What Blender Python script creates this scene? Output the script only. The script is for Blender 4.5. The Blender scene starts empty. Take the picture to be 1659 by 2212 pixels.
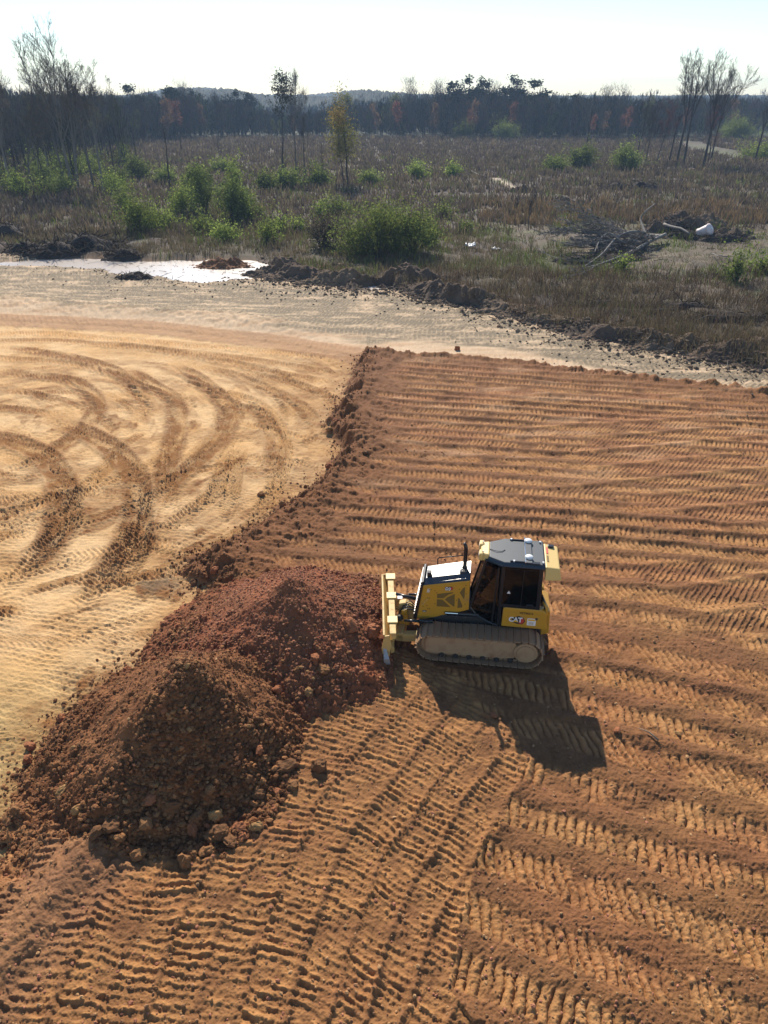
import bpy, math, random
import numpy as np
from mathutils import Vector, Matrix, noise as mnoise

# ------------------------------------------------------------------ camera, sky, sun, exposure
CAM_H = 13.1
PITCH = math.radians(29.6)
FPX = 1587.0                      # focal length in units of a 1659 x 2212 picture
scene = bpy.context.scene
COL = scene.collection
cam_d = bpy.data.cameras.new('camera')
cam = bpy.data.objects.new('camera', cam_d)
COL.objects.link(cam)
cam.location = (0, 0, CAM_H)
cam.rotation_euler = (math.radians(90) - PITCH, 0, 0)
cam_d.sensor_fit = 'VERTICAL'
cam_d.sensor_height = 32.0
cam_d.lens = 32.0 * FPX / 2212.0
cam_d.clip_start = 0.1
cam_d.clip_end = 20000
scene.camera = cam

SUN_EL = math.radians(36)
SUN_AZ = math.radians(-9)         # from +Y towards +X
SKY_STRENGTH = 0.11
SUN_STRENGTH = 5.0
HAZE = 0.0004
world = bpy.data.worlds.new('World')
scene.world = world
world.use_nodes = True
wn = world.node_tree
bg = wn.nodes['Background']
sky = wn.nodes.new('ShaderNodeTexSky')
sky.sky_type = 'NISHITA'
sky.sun_disc = False
sky.sun_elevation = SUN_EL
sky.sun_rotation = SUN_AZ
sky.altitude = 200
sky.air_density = 1.0
sky.dust_density = 0.1
sky.ozone_density = 1.8
tint = wn.nodes.new('ShaderNodeVectorMath'); tint.operation = 'MULTIPLY'; tint.inputs[1].default_value = (.95, 1.0, 1.04)
wn.links.new(sky.outputs[0], tint.inputs[0]); wn.links.new(tint.outputs[0], bg.inputs[0])
bg.inputs[1].default_value = SKY_STRENGTH
sun_d = bpy.data.lights.new('sun', 'SUN')
sun_d.energy = SUN_STRENGTH
sun_d.angle = math.radians(0.5)
sun_d.color = (1.0, 0.90, 0.76)
sun = bpy.data.objects.new('sun', sun_d)
COL.objects.link(sun)
to_sun = Vector((math.sin(SUN_AZ) * math.cos(SUN_EL), math.cos(SUN_AZ) * math.cos(SUN_EL), math.sin(SUN_EL)))
sun.rotation_euler = to_sun.to_track_quat('Z', 'Y').to_euler()
scene.view_settings.view_transform = 'Standard'
scene.view_settings.look = 'None'
scene.view_settings.gamma = 1
scene.view_settings.exposure = 0.42
scene.cycles.max_bounces = 6
scene.cycles.transparent_max_bounces = 12
scene.cycles.volume_bounces = 0
scene.cycles.use_denoising = True

random.seed(7)
rng = np.random.default_rng(7)

# ------------------------------------------------------------------ helpers
def G(px, py, z=0.0):
    """Ground point under a point of the (1659 wide) survey picture."""
    u = (px - 829.5) / FPX
    v = (py - 1106) / FPX
    dy = math.cos(PITCH) - v * math.sin(PITCH)
    dz = -math.sin(PITCH) - v * math.cos(PITCH)
    t = (z - CAM_H) / dz
    return (u * t, dy * t)

def tag(o, label=None, cat=None, group=None, kind=None):
    if label: o['label'] = label
    if cat: o['category'] = cat
    if group: o['group'] = group
    if kind: o['kind'] = kind
    return o

def link(name, me, mats=None, parent=None):
    o = bpy.data.objects.new(name, me)
    COL.objects.link(o)
    if mats is not None:
        for m in (mats if isinstance(mats, (list, tuple)) else [mats]):
            me.materials.append(m)
    if parent is not None:
        o.parent = parent
    return o

def empty(name, loc, rotz=0.0):
    o = bpy.data.objects.new(name, None)
    COL.objects.link(o)
    o.location = loc
    o.rotation_euler = (0, 0, rotz)
    o.empty_display_size = 0.3
    return o

def mesh_np(name, V, F, col=None, smooth=False, k=None, matidx=None):
    """V (n,3); F (m,k) all faces of one size; col (n,3) per-vertex colour attribute 'Col'."""
    V = np.asarray(V, dtype=np.float32); F = np.asarray(F, dtype=np.int32)
    me = bpy.data.meshes.new(name)
    n, m, kk = len(V), len(F), F.shape[1]
    me.vertices.add(n); me.vertices.foreach_set('co', V.ravel())
    me.loops.add(m * kk); me.loops.foreach_set('vertex_index', F.ravel())
    me.polygons.add(m)
    me.polygons.foreach_set('loop_start', np.arange(0, m * kk, kk, dtype=np.int32))
    me.polygons.foreach_set('loop_total', np.full(m, kk, dtype=np.int32))
    me.polygons.foreach_set('use_smooth', np.full(m, smooth, dtype=bool))
    if matidx is not None:
        me.polygons.foreach_set('material_index', np.asarray(matidx, dtype=np.int32))
    me.update(calc_edges=True)
    if col is not None:
        at = me.color_attributes.new('Col', 'FLOAT_COLOR', 'POINT')
        c = np.ones((n, 4), dtype=np.float32); c[:, :3] = col
        at.data.foreach_set('color', c.ravel())
    return me

# --- numpy gradient noise
_perm = rng.permutation(256)
_perm = np.concatenate([_perm, _perm]).astype(np.int64)
_ang = rng.uniform(0, 2 * math.pi, 256)
_gx, _gy = np.cos(_ang), np.sin(_ang)
def pn(x, y):
    x = np.asarray(x, float); y = np.asarray(y, float)
    xi = np.floor(x); yi = np.floor(y)
    xf = x - xi; yf = y - yi
    X = xi.astype(np.int64) & 255; Y = yi.astype(np.int64) & 255
    u = xf * xf * xf * (xf * (xf * 6 - 15) + 10); v = yf * yf * yf * (yf * (yf * 6 - 15) + 10)
    def g(ix, iy, dx, dy):
        h = _perm[_perm[ix & 255] + (iy & 255)]
        return _gx[h] * dx + _gy[h] * dy
    a = g(X, Y, xf, yf); b = g(X + 1, Y, xf - 1, yf)
    c = g(X, Y + 1, xf, yf - 1); d = g(X + 1, Y + 1, xf - 1, yf - 1)
    return ((a + u * (b - a)) * (1 - v) + (c + u * (d - c)) * v) * 1.5
def fbm(x, y, o=3, s=1.0):
    r = 0; a = 1.0; t = 0
    for i in range(o):
        r = r + a * pn(x * s + 17.3 * i, y * s - 9.1 * i); t += a
        a *= 0.5; s *= 2.03
    return r / t * 1.3
def hash1(i, k=0.0):
    v = np.sin(np.asarray(i) * 127.1 + k * 311.7 + 1.3) * 43758.5453
    return v - np.floor(v)
def sstep(a, b, x):
    t = np.clip((x - a) / (b - a), 0, 1)
    return t * t * (3 - 2 * t)
def bill(x, y, s):
    """lumpy noise: rounded lumps with sharp creases, 0..1"""
    return np.abs(pn(x * s, y * s))

def poly_w(pts, z=0.0):
    return np.array([G(a, b, z) for a, b in pts])
def in_poly(x, y, P):
    r = np.zeros(x.shape, bool)
    n = len(P); j = n - 1
    for i in range(n):
        xi, yi = P[i]; xj, yj = P[j]
        if yi != yj:
            c = ((yi > y) != (yj > y)) & (x < (xj - xi) * (y - yi) / (yj - yi) + xi)
            r ^= c
        j = i
    return r
def d_line(x, y, P, arc=False):
    """distance to a polyline, and with arc: (distance, arc length, signed side)"""
    best = np.full(x.shape, 1e9); S = np.zeros(x.shape); sg = np.ones(x.shape)
    acc = 0.0
    for (ax, ay), (bx, by) in zip(P[:-1], P[1:]):
        ex, ey = bx - ax, by - ay; L = math.hypot(ex, ey) + 1e-9
        t = np.clip(((x - ax) * ex + (y - ay) * ey) / (L * L), 0, 1)
        qx = x - ax - t * ex; qy = y - ay - t * ey
        d = np.hypot(qx, qy)
        m = d < best
        best = np.where(m, d, best)
        if arc:
            S = np.where(m, acc + t * L, S)
            sg = np.where(m, np.sign(ex * qy - ey * qx), sg)
        acc += L
    return (best, S, sg) if arc else best
def smooth_path(P, n=8):
    P = [np.array(p, float) for p in P]
    Q = [2 * P[0] - P[1]] + P + [2 * P[-1] - P[-2]]
    out = []
    for i in range(1, len(Q) - 2):
        for k in range(n):
            t = k / n
            a, b, c, d = Q[i - 1], Q[i], Q[i + 1], Q[i + 2]
            out.append(0.5 * (2 * b + (c - a) * t + (2 * a - 5 * b + 4 * c - d) * t * t + (-a + 3 * b - 3 * c + d) * t ** 3))
    out.append(P[-1])
    return np.array(out)

# ------------------------------------------------------------------ materials
def mat(name):
    m = bpy.data.materials.new(name); m.use_nodes = True
    nt = m.node_tree
    return m, nt, nt.nodes['Principled BSDF']
def N(nt, t, **kw):
    n = nt.nodes.new(t)
    for k, v in kw.items():
        if k in n.inputs: n.inputs[k].default_value = v
        else: setattr(n, k, v)
    return n
def soil_mat(name, detail=14.0, bump=0.35, dist=0.03, rough=0.92, var=0.30, base=None):
    m, nt, b = mat(name)
    geo = N(nt, 'ShaderNodeNewGeometry')
    if base is None:
        src = N(nt, 'ShaderNodeVertexColor', layer_name='Col').outputs[0]
    else:
        r = N(nt, 'ShaderNodeRGB'); r.outputs[0].default_value = (*base, 1); src = r.outputs[0]
    pos = geo.outputs['Position']
    n1 = N(nt, 'ShaderNodeTexNoise', Scale=detail, Detail=6.0, Roughness=0.65)
    n2 = N(nt, 'ShaderNodeTexNoise', Scale=detail * 0.11, Detail=4.0, Roughness=0.6)
    vo = N(nt, 'ShaderNodeTexVoronoi', Scale=detail * 1.6)
    for q in (n1, n2, vo): nt.links.new(pos, q.inputs['Vector'])
    ma = N(nt, 'ShaderNodeMath', operation='ADD'); nt.links.new(n1.outputs[0], ma.inputs[0]); nt.links.new(n2.outputs[0], ma.inputs[1])
    mr = N(nt, 'ShaderNodeMapRange'); mr.inputs['From Min'].default_value = 0.6; mr.inputs['From Max'].default_value = 1.4
    mr.inputs['To Min'].default_value = 1 - var; mr.inputs['To Max'].default_value = 1 + var
    nt.links.new(ma.outputs[0], mr.inputs['Value'])
    mx = N(nt, 'ShaderNodeVectorMath', operation='SCALE')
    nt.links.new(src, mx.inputs[0]); nt.links.new(mr.outputs[0], mx.inputs['Scale'])
    nt.links.new(mx.outputs[0], b.inputs['Base Color'])
    b.inputs['Roughness'].default_value = rough
    b.inputs['Specular IOR Level'].default_value = 0.25
    ad = N(nt, 'ShaderNodeMath', operation='MULTIPLY_ADD'); ad.inputs[1].default_value = -0.5
    nt.links.new(vo.outputs['Distance'], ad.inputs[0]); nt.links.new(n1.outputs[0], ad.inputs[2])
    bp = N(nt, 'ShaderNodeBump', Strength=bump, Distance=dist)
    nt.links.new(ad.outputs[0], bp.inputs['Height']); nt.links.new(bp.outputs[0], b.inputs['Normal'])
    return m
def plain(name, c, rough=0.5, metal=0.0, spec=0.5, dirt=None, dirt_amt=0.0, scale=6.0, coat=0.0, bump=0.0):
    m, nt, b = mat(name)
    b.inputs['Base Color'].default_value = (*c, 1)
    b.inputs['Roughness'].default_value = rough
    b.inputs['Metallic'].default_value = metal
    b.inputs['Specular IOR Level'].default_value = spec
    b.inputs['Coat Weight'].default_value = coat
    tc = N(nt, 'ShaderNodeTexCoord')
    n1 = N(nt, 'ShaderNodeTexNoise', Scale=scale, Detail=7.0, Roughness=0.68)
    nt.links.new(tc.outputs['Object'], n1.inputs['Vector'])
    rp = N(nt, 'ShaderNodeMapRange'); rp.inputs['From Min'].default_value = 0.62 - 0.3 * dirt_amt; rp.inputs['From Max'].default_value = 0.72
    rp.inputs['To Max'].default_value = min(1.0, 0.35 + dirt_amt)
    nt.links.new(n1.outputs[0], rp.inputs['Value'])
    if dirt is not None:
        mx = N(nt, 'ShaderNodeMix', data_type='RGBA')
        mx.inputs[6].default_value = (*c, 1); mx.inputs[7].default_value = (*dirt, 1)
        nt.links.new(rp.outputs[0], mx.inputs[0]); nt.links.new(mx.outputs[2], b.inputs['Base Color'])
        r2 = N(nt, 'ShaderNodeMapRange'); r2.inputs['To Min'].default_value = rough; r2.inputs['To Max'].default_value = 0.9
        nt.links.new(rp.outputs[0], r2.inputs['Value']); nt.links.new(r2.outputs[0], b.inputs['Roughness'])
    if bump > 0:
        bp = N(nt, 'ShaderNodeBump', Strength=bump, Distance=0.02)
        nt.links.new(n1.outputs[0], bp.inputs['Height']); nt.links.new(bp.outputs[0], b.inputs['Normal'])
    return m
def leaf_mat(name, trans=0.5, vary=True):
    """leaves and dry stalks: colour from the mesh, light passes through"""
    m = bpy.data.materials.new(name); m.use_nodes = True
    nt = m.node_tree; nt.nodes.clear()
    out = N(nt, 'ShaderNodeOutputMaterial')
    vc = N(nt, 'ShaderNodeVertexColor', layer_name='Col')
    df = N(nt, 'ShaderNodeBsdfDiffuse'); tr = N(nt, 'ShaderNodeBsdfTranslucent'); mx = N(nt, 'ShaderNodeMixShader')
    oi = N(nt, 'ShaderNodeObjectInfo')
    hs = N(nt, 'ShaderNodeHueSaturation')
    mr = N(nt, 'ShaderNodeMapRange'); mr.inputs['To Min'].default_value = 0.7; mr.inputs['To Max'].default_value = 1.3
    nt.links.new(oi.outputs['Random'], mr.inputs['Value'])
    if vary: nt.links.new(mr.outputs[0], hs.inputs['Value'])
    nt.links.new(vc.outputs[0], hs.inputs['Color'])
    nt.links.new(hs.outputs[0], df.inputs[0]); nt.links.new(hs.outputs[0], tr.inputs[0])
    mx.inputs[0].default_value = trans
    nt.links.new(df.outputs[0], mx.inputs[1]); nt.links.new(tr.outputs[0], mx.inputs[2])
    nt.links.new(mx.outputs[0], out.inputs[0])
    return m
def bark_mat(name, c):
    return plain(name, c, rough=0.9, spec=0.2, dirt=tuple(x * 0.5 for x in c), dirt_amt=0.3, scale=3.0)
# ------------------------------------------------------------------ THE GROUND (one sheet; level 0 = top of the brown fill)
SAND_Z = -0.55
toe_px = [(785,768),(772,792),(758,840),(733,878),(722,915),(733,985),(692,1040),(638,1085),(560,1140),(470,1187),(412,1213),(404,1238),(440,1268),(468,1292),
          (375,1380),(362,1412),(330,1440),(250,1472),(150,1545),(95,1612),(50,1680),(38,1750),(26,1810),(20,1850),(0,1885)]
far_px = [(785,768),(862,762),(960,764),(1100,771),(1262,797),(1440,815),(1659,839)]
toe_w = poly_w(toe_px, SAND_Z)
far_w = poly_w(far_px, -0.1)
_l = toe_w[-1] + np.array([-1.2, -1.6]); _l2 = _l + np.array([-1.0, -2.2])
fill_edge = np.vstack([[_l2 + np.array([-3, -9.0])], [_l2], [_l], toe_w[::-1], far_w[1:], [[30, 33.2]], [[60, 25.0]]])
FILL = np.vstack([fill_edge, [[60, -40]], [[-14, -40]]])
edge_px = [(-300,520),(0,548),(120,556),(200,563),(330,592),(450,596),(545,594),(600,607),(720,622),(840,628),(960,652),(1090,682),(1180,712),(1330,745),(1500,772),(1659,803),(1900,840)]
CLEAR_W = np.vstack([poly_w(edge_px, SAND_Z)])
# wheel and track marks across the sand: (pixel path, width m, brown 0..1, tread 0..1)
def c5(pts): return [(a * 0.463, 658 + b * 0.463) for a, b in pts]
STROKES_PX = [
 (c5([(0,195),(200,225),(430,270),(560,325),(640,395),(700,470),(735,510)]), .75, .85, 1),
 (c5([(560,290),(700,370),(790,430),(830,500),(825,590),(790,700),(780,850),(800,960)]), .8, .9, 1),
 (c5([(780,275),(900,330),(1000,410),(1060,480),(1065,545),(1020,640),(930,730),(800,830),(700,960)]), .8, .9, 1),
 (c5([(0,310),(150,330),(320,350),(390,390),(450,460),(430,540),(370,600),(230,700),(100,760),(0,800)]), .8, .8, 1),
 (c5([(0,395),(90,402),(200,432),(300,480)]), .6, .7, 1),
 (c5([(-200,460),(0,480),(200,505),(320,520)]), .6, .8, 1),
 (c5([(230,540),(300,560),(400,600),(520,670),(600,750),(640,850),(655,1000),(640,1150),(560,1300)]), .95, .8, 1),
 (c5([(-200,600),(0,622),(130,665),(220,720),(280,810),(300,930),(270,1050),(190,1160),(100,1250),(0,1330)]), .95, .75, 1),
 (c5([(850,330),(1000,400),(1150,440),(1230,490),(1300,570),(1330,690),(1310,800),(1240,920),(1150,1010)]), .7, .25, 1.6),
 (c5([(1000,420),(1100,480),(1200,500),(1260,580),(1280,660),(1290,760),(1260,850)]), .7, .65, 1),
 (c5([(900,285),(1100,330),(1250,400),(1330,470),(1360,560)]), .7, .5, 1),
 (c5([(1050,300),(1200,330),(1380,370),(1500,420),(1570,470)]), .7, .6, 1),
 (c5([(1180,370),(1330,430),(1430,510),(1480,600)]), .8, .6, 1),
 (c5([(-200,215),(0,250),(200,262),(400,290),(620,350),(760,440)]), .6, .4, 1),
 (c5([(450,180),(700,205),(1000,255),(1300,320),(1600,370)]), .7, .5, 1),
 (c5([(-100,140),(230,135),(500,160),(900,190),(1300,225),(1650,262)]), .8, .15, 1.5),
 (c5([(-100,170),(230,168),(500,190),(900,225),(1250,270),(1650,330)]), .7, .45, 1),
 (c5([(-200,950),(0,985),(150,940),(260,905),(420,880),(560,900)]), .8, .55, 1),
 (c5([(-200,900),(0,925),(150,905),(270,880)]), .8, .6, 1),
 (c5([(560,640),(500,760),(400,860),(330,950),(330,1050)]), .7, .4, 1.2),
 (c5([(1060,640),(1050,760),(1000,880),(900,960),(700,1090)]), .8, .35, 1.4),
 (c5([(1130,630),(1100,760),(1080,880),(1050,1000)]), .7, .35, 1.2),
 (c5([(740,640),(750,760),(700,830)]), .8, .3, 1.2),
 (c5([(650,560),(690,500),(640,420),(500,330)]), .6, .35, 1),
 (c5([(1040,500),(980,640),(860,760)]), .5, .4, 0.6),
 (c5([(330,1180),(560,1150),(700,1120),(900,1160)]), .9, .25, 1.2),
 (c5([(640,860),(640,950),(600,1100),(500,1250),(400,1400)]), .9, .6, 1),
 (c5([(330,760),(310,870),(330,1000),(300,1100)]), .9, .7, 1),
 (c5([(480,400),(600,480),(640,560)]), .4, .4, 1),
 (c5([(600,960),(760,900),(950,850)]), 1.1, .6, .5),
 (c5([(0,1020),(130,1060),(200,1010)]), .7, .35, 1),
 (c5([(0,700),(120,740),(260,690)]), .7, .55, 1),
 (c5([(470,480),(600,490),(700,520)]), .4, .5, 1),
 (c5([(1060,540),(1280,590),(1500,640)]), .5, .3, 1.5),
 (c5([(1080,700),(1280,725),(1500,760)]), .5, .3, 1.5),
]
BLOTCH_PX = [(c5([(1205,785)])[0], 1.1, .6), (c5([(330,975)])[0], 1.3, .8), (c5([(480,985)])[0], 1.2, .8), (c5([(840,860)])[0], 1.0, .7), (c5([(560,870)])[0], .9, .6),
             ((335,1272), .75, 1.0), ((375,1280), .6, .9), ((200,1480), .7, .8), ((185,1530), .5, .8), (c5([(1230,650)])[0], .6, .5),
             (c5([(1450,560)])[0], 1.2, .5), (c5([(1450,840)])[0], 1.3, .6), (c5([(1180,990)])[0], 1.0, .6), (c5([(620,690)])[0], .8, .6), (c5([(1420,430)])[0], 1.1, .6)]
STROKES = [(smooth_path(poly_w(p, SAND_Z), 5), w, b, t) for p, w, b, t in STROKES_PX]
BLOTCH = [(G(p[0], p[1], SAND_Z), r, s) for p, r, s in BLOTCH_PX]
ROAD_W = smooth_path(poly_w([(-200,683),(0,692),(180,702),(300,708),(450,724),(600,742),(700,756),(790,772)], SAND_Z), 4)
# passes of the dozer in the foreground: bars rotate from almost level on the left to 30 degrees
_xs = np.linspace(-20, 12, 200)
_th = np.radians(np.interp(_xs, [-9, -6, -3, -1.2, 0.3, 2.0, 6], [4, 6, 10, 17, 29, 33, 33]))
_gx_int = np.concatenate([[0], np.cumsum(np.tan(_th[1:]) * np.diff(_xs))])
PASS_B = poly_w([(900,1420),(1010,1475),(1074,1553),(1142,1646),(1080,1782),(1030,1860),(996,1963),(988,2084),(1014,2212)], 0)
PASS_POLY = np.vstack([PASS_B, [[1.0, 2.0]], [[-20, 2.0]], [[-20, 20]], [[-1.5, 17.5]]])
# crests of the two big heaps and the windrow: (px, py, z)
def ridge(pts):
    r = []
    for px, py, z in pts:
        gx, gy = G(px, py, z); r.append((gx, gy, z))
    return r
RID_A = ridge([(550,1440,.7),(475,1425,1.5),(400,1427,2.3),(368,1478,2.1),(350,1545,1.6),(334,1595,.95),(318,1640,.3)])
RID_A2 = ridge([(400,1427,2.25),(300,1500,1.3),(230,1570,.8)])
RID_B = ridge([(770,1275,.4),(690,1238,1.0),(624,1252,1.95),(604,1325,1.45),(598,1385,.8),(612,1440,.25)])
RID_B2 = ridge([(624,1252,1.9),(555,1315,.75),(480,1370,.2)])
WIND = ridge([(250,1742,.42),(170,1830,.34),(90,1930,.30),(0,2050,.28)])
WIND += [(WIND[-1][0] - 1.3, WIND[-1][1] - 2.6, .25)]

def ridge_h(x, y, R, slope, round_=0.25):
    best = np.full(x.shape, -9.0)
    for (ax, ay, az), (bx, by, bz) in zip(R[:-1], R[1:]):
        ex, ey = bx - ax, by - ay; L2 = ex * ex + ey * ey + 1e-9
        t = np.clip(((x - ax) * ex + (y - ay) * ey) / L2, 0, 1)
        d = np.hypot(x - ax - t * ex, y - ay - t * ey)
        h = az + (bz - az) * t - slope * (np.sqrt(d * d + round_ ** 2) - round_)
        best = np.maximum(best, h)
    return best

def grousers(s, d, half, pitch, phase):
    """imprint of track shoes: s along the pass, d across it"""
    q = (s / pitch + phase); f = q - np.floor(q)
    bar = np.exp(-((f - 0.5) / 0.13) ** 2)
    dome = 4 * f * (1 - f)
    return bar, dome, np.floor(q)

def ground(x, y, want_col=True):
    """height and colour of the ground at (x, y)"""
    x = np.asarray(x, float); y = np.asarray(y, float)
    n = len(x)
    z = np.zeros(n); C = np.zeros((n, 3))
    dist = np.hypot(x, y)
    big = fbm(x, y, 3, 0.12); mid = fbm(x + 50, y, 3, 0.7)
    near = (y < 75) & (y > -12) & (np.abs(x) < 62)
    # ------- masks
    dE = np.full(n, 99.0); dC = np.full(n, 99.0)
    wx = x + np.where(y < 17, .12, .45) * pn(x * .6, y * .6 + 3) + 0.22 * pn(x * 1.3, y * 1.3) + 0.12 * pn(x * 4, y * 4 + 9); wy = y + 0.22 * pn(x * 1.3 + 31, y * 1.3) + 0.12 * pn(x * 4 + 5, y * 4)
    inF = np.zeros(n, bool); i = np.where(near)[0]
    inF[i] = in_poly(wx[i], wy[i], FILL)
    dE[i] = d_line(wx[i], wy[i], fill_edge)
    sd = np.where(inF, dE, -dE) - np.where(y < 26, .22, .1)                       # >0 inside the fill
    cy = np.interp(x, CLEAR_W[:, 0], CLEAR_W[:, 1])
    cn = 1.3 * fbm(x * 0.25, y * 0.08, 3) + 0.6 * pn(x * 0.9, y * 0.5)
    dclear = cy - y + cn                               # >0 on the cleared side
    # ------- FIELD
    f_ = dclear <= 0
    tuss = fbm(x, y, 4, 0.45)
    fieldz = -0.35 + 0.35 * big + 0.16 * tuss
    z = np.where(f_, fieldz, z)
    if want_col:
        brown = np.array([.10, .080, .052]); purp = np.array([.10, .078, .064]); green = np.array([.075, .095, .030]); tan = np.array([.30, .235, .15]); dk = np.array([.045, .036, .028])
        a = sstep(-.3, .4, fbm(x, y, 3, 0.10))[:, None]
        fc = brown * (1 - a) + purp * a
        gm = (sstep(.10, .45, fbm(x + 200, y, 3, 0.11)) * .55 * (1 - sstep(2, 6, x) * sstep(64, 58, y)))[:, None]
        fc = fc * (1 - gm) + green * gm
        # churned clearing on the right, with bare clay
        cl = sstep(0, 12, x - (14 + (y - 60) * -.35)) * sstep(100, 88, y + 5 * big) * sstep(44, 62, y + x * .25 - 2)
        st = sstep(.05, .45, fbm(x * .35, y * 1.1, 4, 0.7))
        bare = (cl * (0.25 + 0.75 * st))[:, None]
        fc = fc * (1 - bare) + (tan * .62 + .03 * tuss[:, None]) * bare
        gm2 = (cl * sstep(.1, .5, fbm(x + 77, y, 3, .22)) * .55)[:, None]
        fc = fc * (1 - gm2) + np.array([.10, .125, .04]) * gm2
        # bare band running across the middle of the field
        for pts, w_, c_ in (([(430,405),(600,418),(800,425),(1000,420),(1150,425),(1400,440)], 2.2, np.array([.10,.075,.055])),
                            ([(1070,385),(1105,405),(1135,418)], .8, np.array([.42,.34,.24])),
                            ([(1500,312),(1560,330),(1659,345),(1800,350)], 2.6, np.array([.11,.115,.055])),
                            ([(1480,306),(1530,320),(1610,328)], 1.0, np.array([.12,.105,.065]))):
            P = smooth_path(poly_w(pts, -.3), 3)
            k = np.where(f_ & (y > 70))[0]
            dd = d_line(x[k], y[k] + 1.5 * pn(x[k] * .3, y[k] * .3), P)
            m_ = sstep(w_ * 1.4, w_ * .5, dd)[:, None]
            fc[k] = fc[k] * (1 - m_) + c_ * m_
        nearb = sstep(-4.5, -.5, dclear)[:, None] * sstep(-.35, .25, fbm(x, y, 3, .5))[:, None] * .8     # torn strip next to the earthworks
        fc = fc * (1 - nearb) + np.array([.17, .12, .078]) * nearb
        far_ = sstep(262, 290, y)[:, None]
        fc = fc * (1 - far_) + np.array([.03, .042, .02]) * far_
        torn = (np.exp(-((dclear + 1.6) / 2.0) ** 2) * (.5 + .5 * sstep(-.3, .2, fbm(x, y, 3, .6))))[:, None]
        fc = fc * (1 - torn) + np.array([.105, .070, .048]) * (1 + .4 * tuss[:, None]) * torn
        C = np.where(f_[:, None], fc, C)
    # a torn berm between field and earthworks
    bm = np.exp(-((dclear + 1.5) / 1.9) ** 2) * sstep(-14, -6, x) * (0.35 + 0.65 * sstep(-.2, .4, fbm(x, y, 2, .22)))
    z = z + np.where(dclear < 4, bm * (0.75 + 0.5 * fbm(x, y, 3, .9) + .16 * bill(x, y, 3.1)), 0)
    tt_ = sstep(-.1, -1.9, dclear)
    z = np.where(f_, (SAND_Z + .05 * big) * (1 - tt_) + z * tt_, z)
    # ------- CLEARED GROUND
    j = np.where(dclear > 0)[0]
    X, Y = x[j], y[j]
    SD = sd[j]; zc = np.full(len(j), SAND_Z) + 0.05 * big[j]
    Lp = fbm(X * .45, Y * 1.1, 3, .8)
    rough = fbm(X, Y, 3, 2.2)
    if want_col:
        sand = np.array([.62, .37, .155]); sand2 = np.array([.69, .45, .22]); pale = np.array([.60, .435, .275]); grey = np.array([.19, .15, .095])
        brn = np.array([.21, .088, .026])
        a = sstep(-.4, .4, fbm(X, Y, 3, .35))[:, None]
        cc = sand * (1 - a) + sand2 * a
        # towards the camera the subgrade is a yellower, greyer sand
        yl = sstep(17, 12, Y)[:, None]
        cc = cc * (1 - yl) + np.array([.50, .345, .145]) * yl
    # distance in front of the road strip, then grey tracked band to the edge of the clearing
    ry = np.interp(X, ROAD_W[:, 0], ROAD_W[:, 1])
    ryf = np.where(X > ROAD_W[-1, 0], np.interp(X, far_w[:, 0], far_w[:, 1]), ry)
    width = np.maximum(np.interp(X, CLEAR_W[:, 0], CLEAR_W[:, 1]) - ryf, 1)
    t = (Y - ryf) / width
    tw = t + .10 * fbm(X * .3, Y * .3, 2, .5) + .05 * Lp
    behind = Y > ryf
    gb = sstep(.16, .27, tw) * sstep(1.05, .9, tw)
    fine = fbm(X * 1.6, Y * 2.3, 3, 1.6)
    gb = gb * np.clip(.98 + 1.3 * Lp + .6 * pn(X * .2, Y * 2.3) + .9 * fine, 0, 1)
    # narrow dozer rows pressed in the band
    rowv = (Y + .22 * X) / 1.5 + .25 * pn(X * .1, Y * .2); rid = np.floor(rowv); rf = rowv - rid
    bar, dome, _ = grousers(X + rf * .9 * (hash1(rid, 2) - .5) * 3, 0, 1, .30, hash1(rid, 1))
    inr = sstep(.0, .12, rf) * sstep(.85, .7, rf)
    if want_col:
        pz = (behind * sstep(0, .1, t))[:, None]
        cc = cc * (1 - pz) + pale * pz
        cc = cc * (1 - (gb * behind)[:, None] * .96) + grey * (gb * behind)[:, None] * .96
        pr = (behind * gb * inr * bar * sstep(-.3, .2, fine))[:, None] * .75
        cc = cc * (1 - pr) + pale * pr
        redn = (behind * sstep(.35, .1, t) * sstep(-.05, .4, fbm(X * .4, Y * 1.5, 3, .6)))[:, None] * .55
        cc = cc * (1 - redn) + np.array([.46, .27, .14]) * redn
    zc = zc + behind * (.05 * bar * inr * (rough > -.25) + .04 * np.abs(rough) + .03 * bill(X, Y, 3.7))
    # a low bank behind the road on the left
    zc = zc + behind * sstep(-2, -8, X) * (.38 * np.exp(-((t - .22) / .12) ** 2)) * (1 + .4 * rough)
    # road strip: smooth brown
    k = np.where((Y > 25) & (X < 2))[0]
    if len(k):
        dR, sR, gR = d_line(X[k], Y[k], ROAD_W, True)
        m_ = sstep(1.5, 1.1, dR + .25 * rough[k])
        zc[k] += .04 * m_
        if want_col:
            c_ = np.array([.40, .225, .115]) * (1 + .12 * pn(X[k] * .4, Y[k] * 3))[:, None]
            cc[k] = cc[k] * (1 - m_[:, None] * .85) + c_ * m_[:, None] * .85
    # sand in front of the road: padfoot and tyre patterns
    sm = (~behind) & (SD < .2)
    k = np.where(sm)[0]
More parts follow.
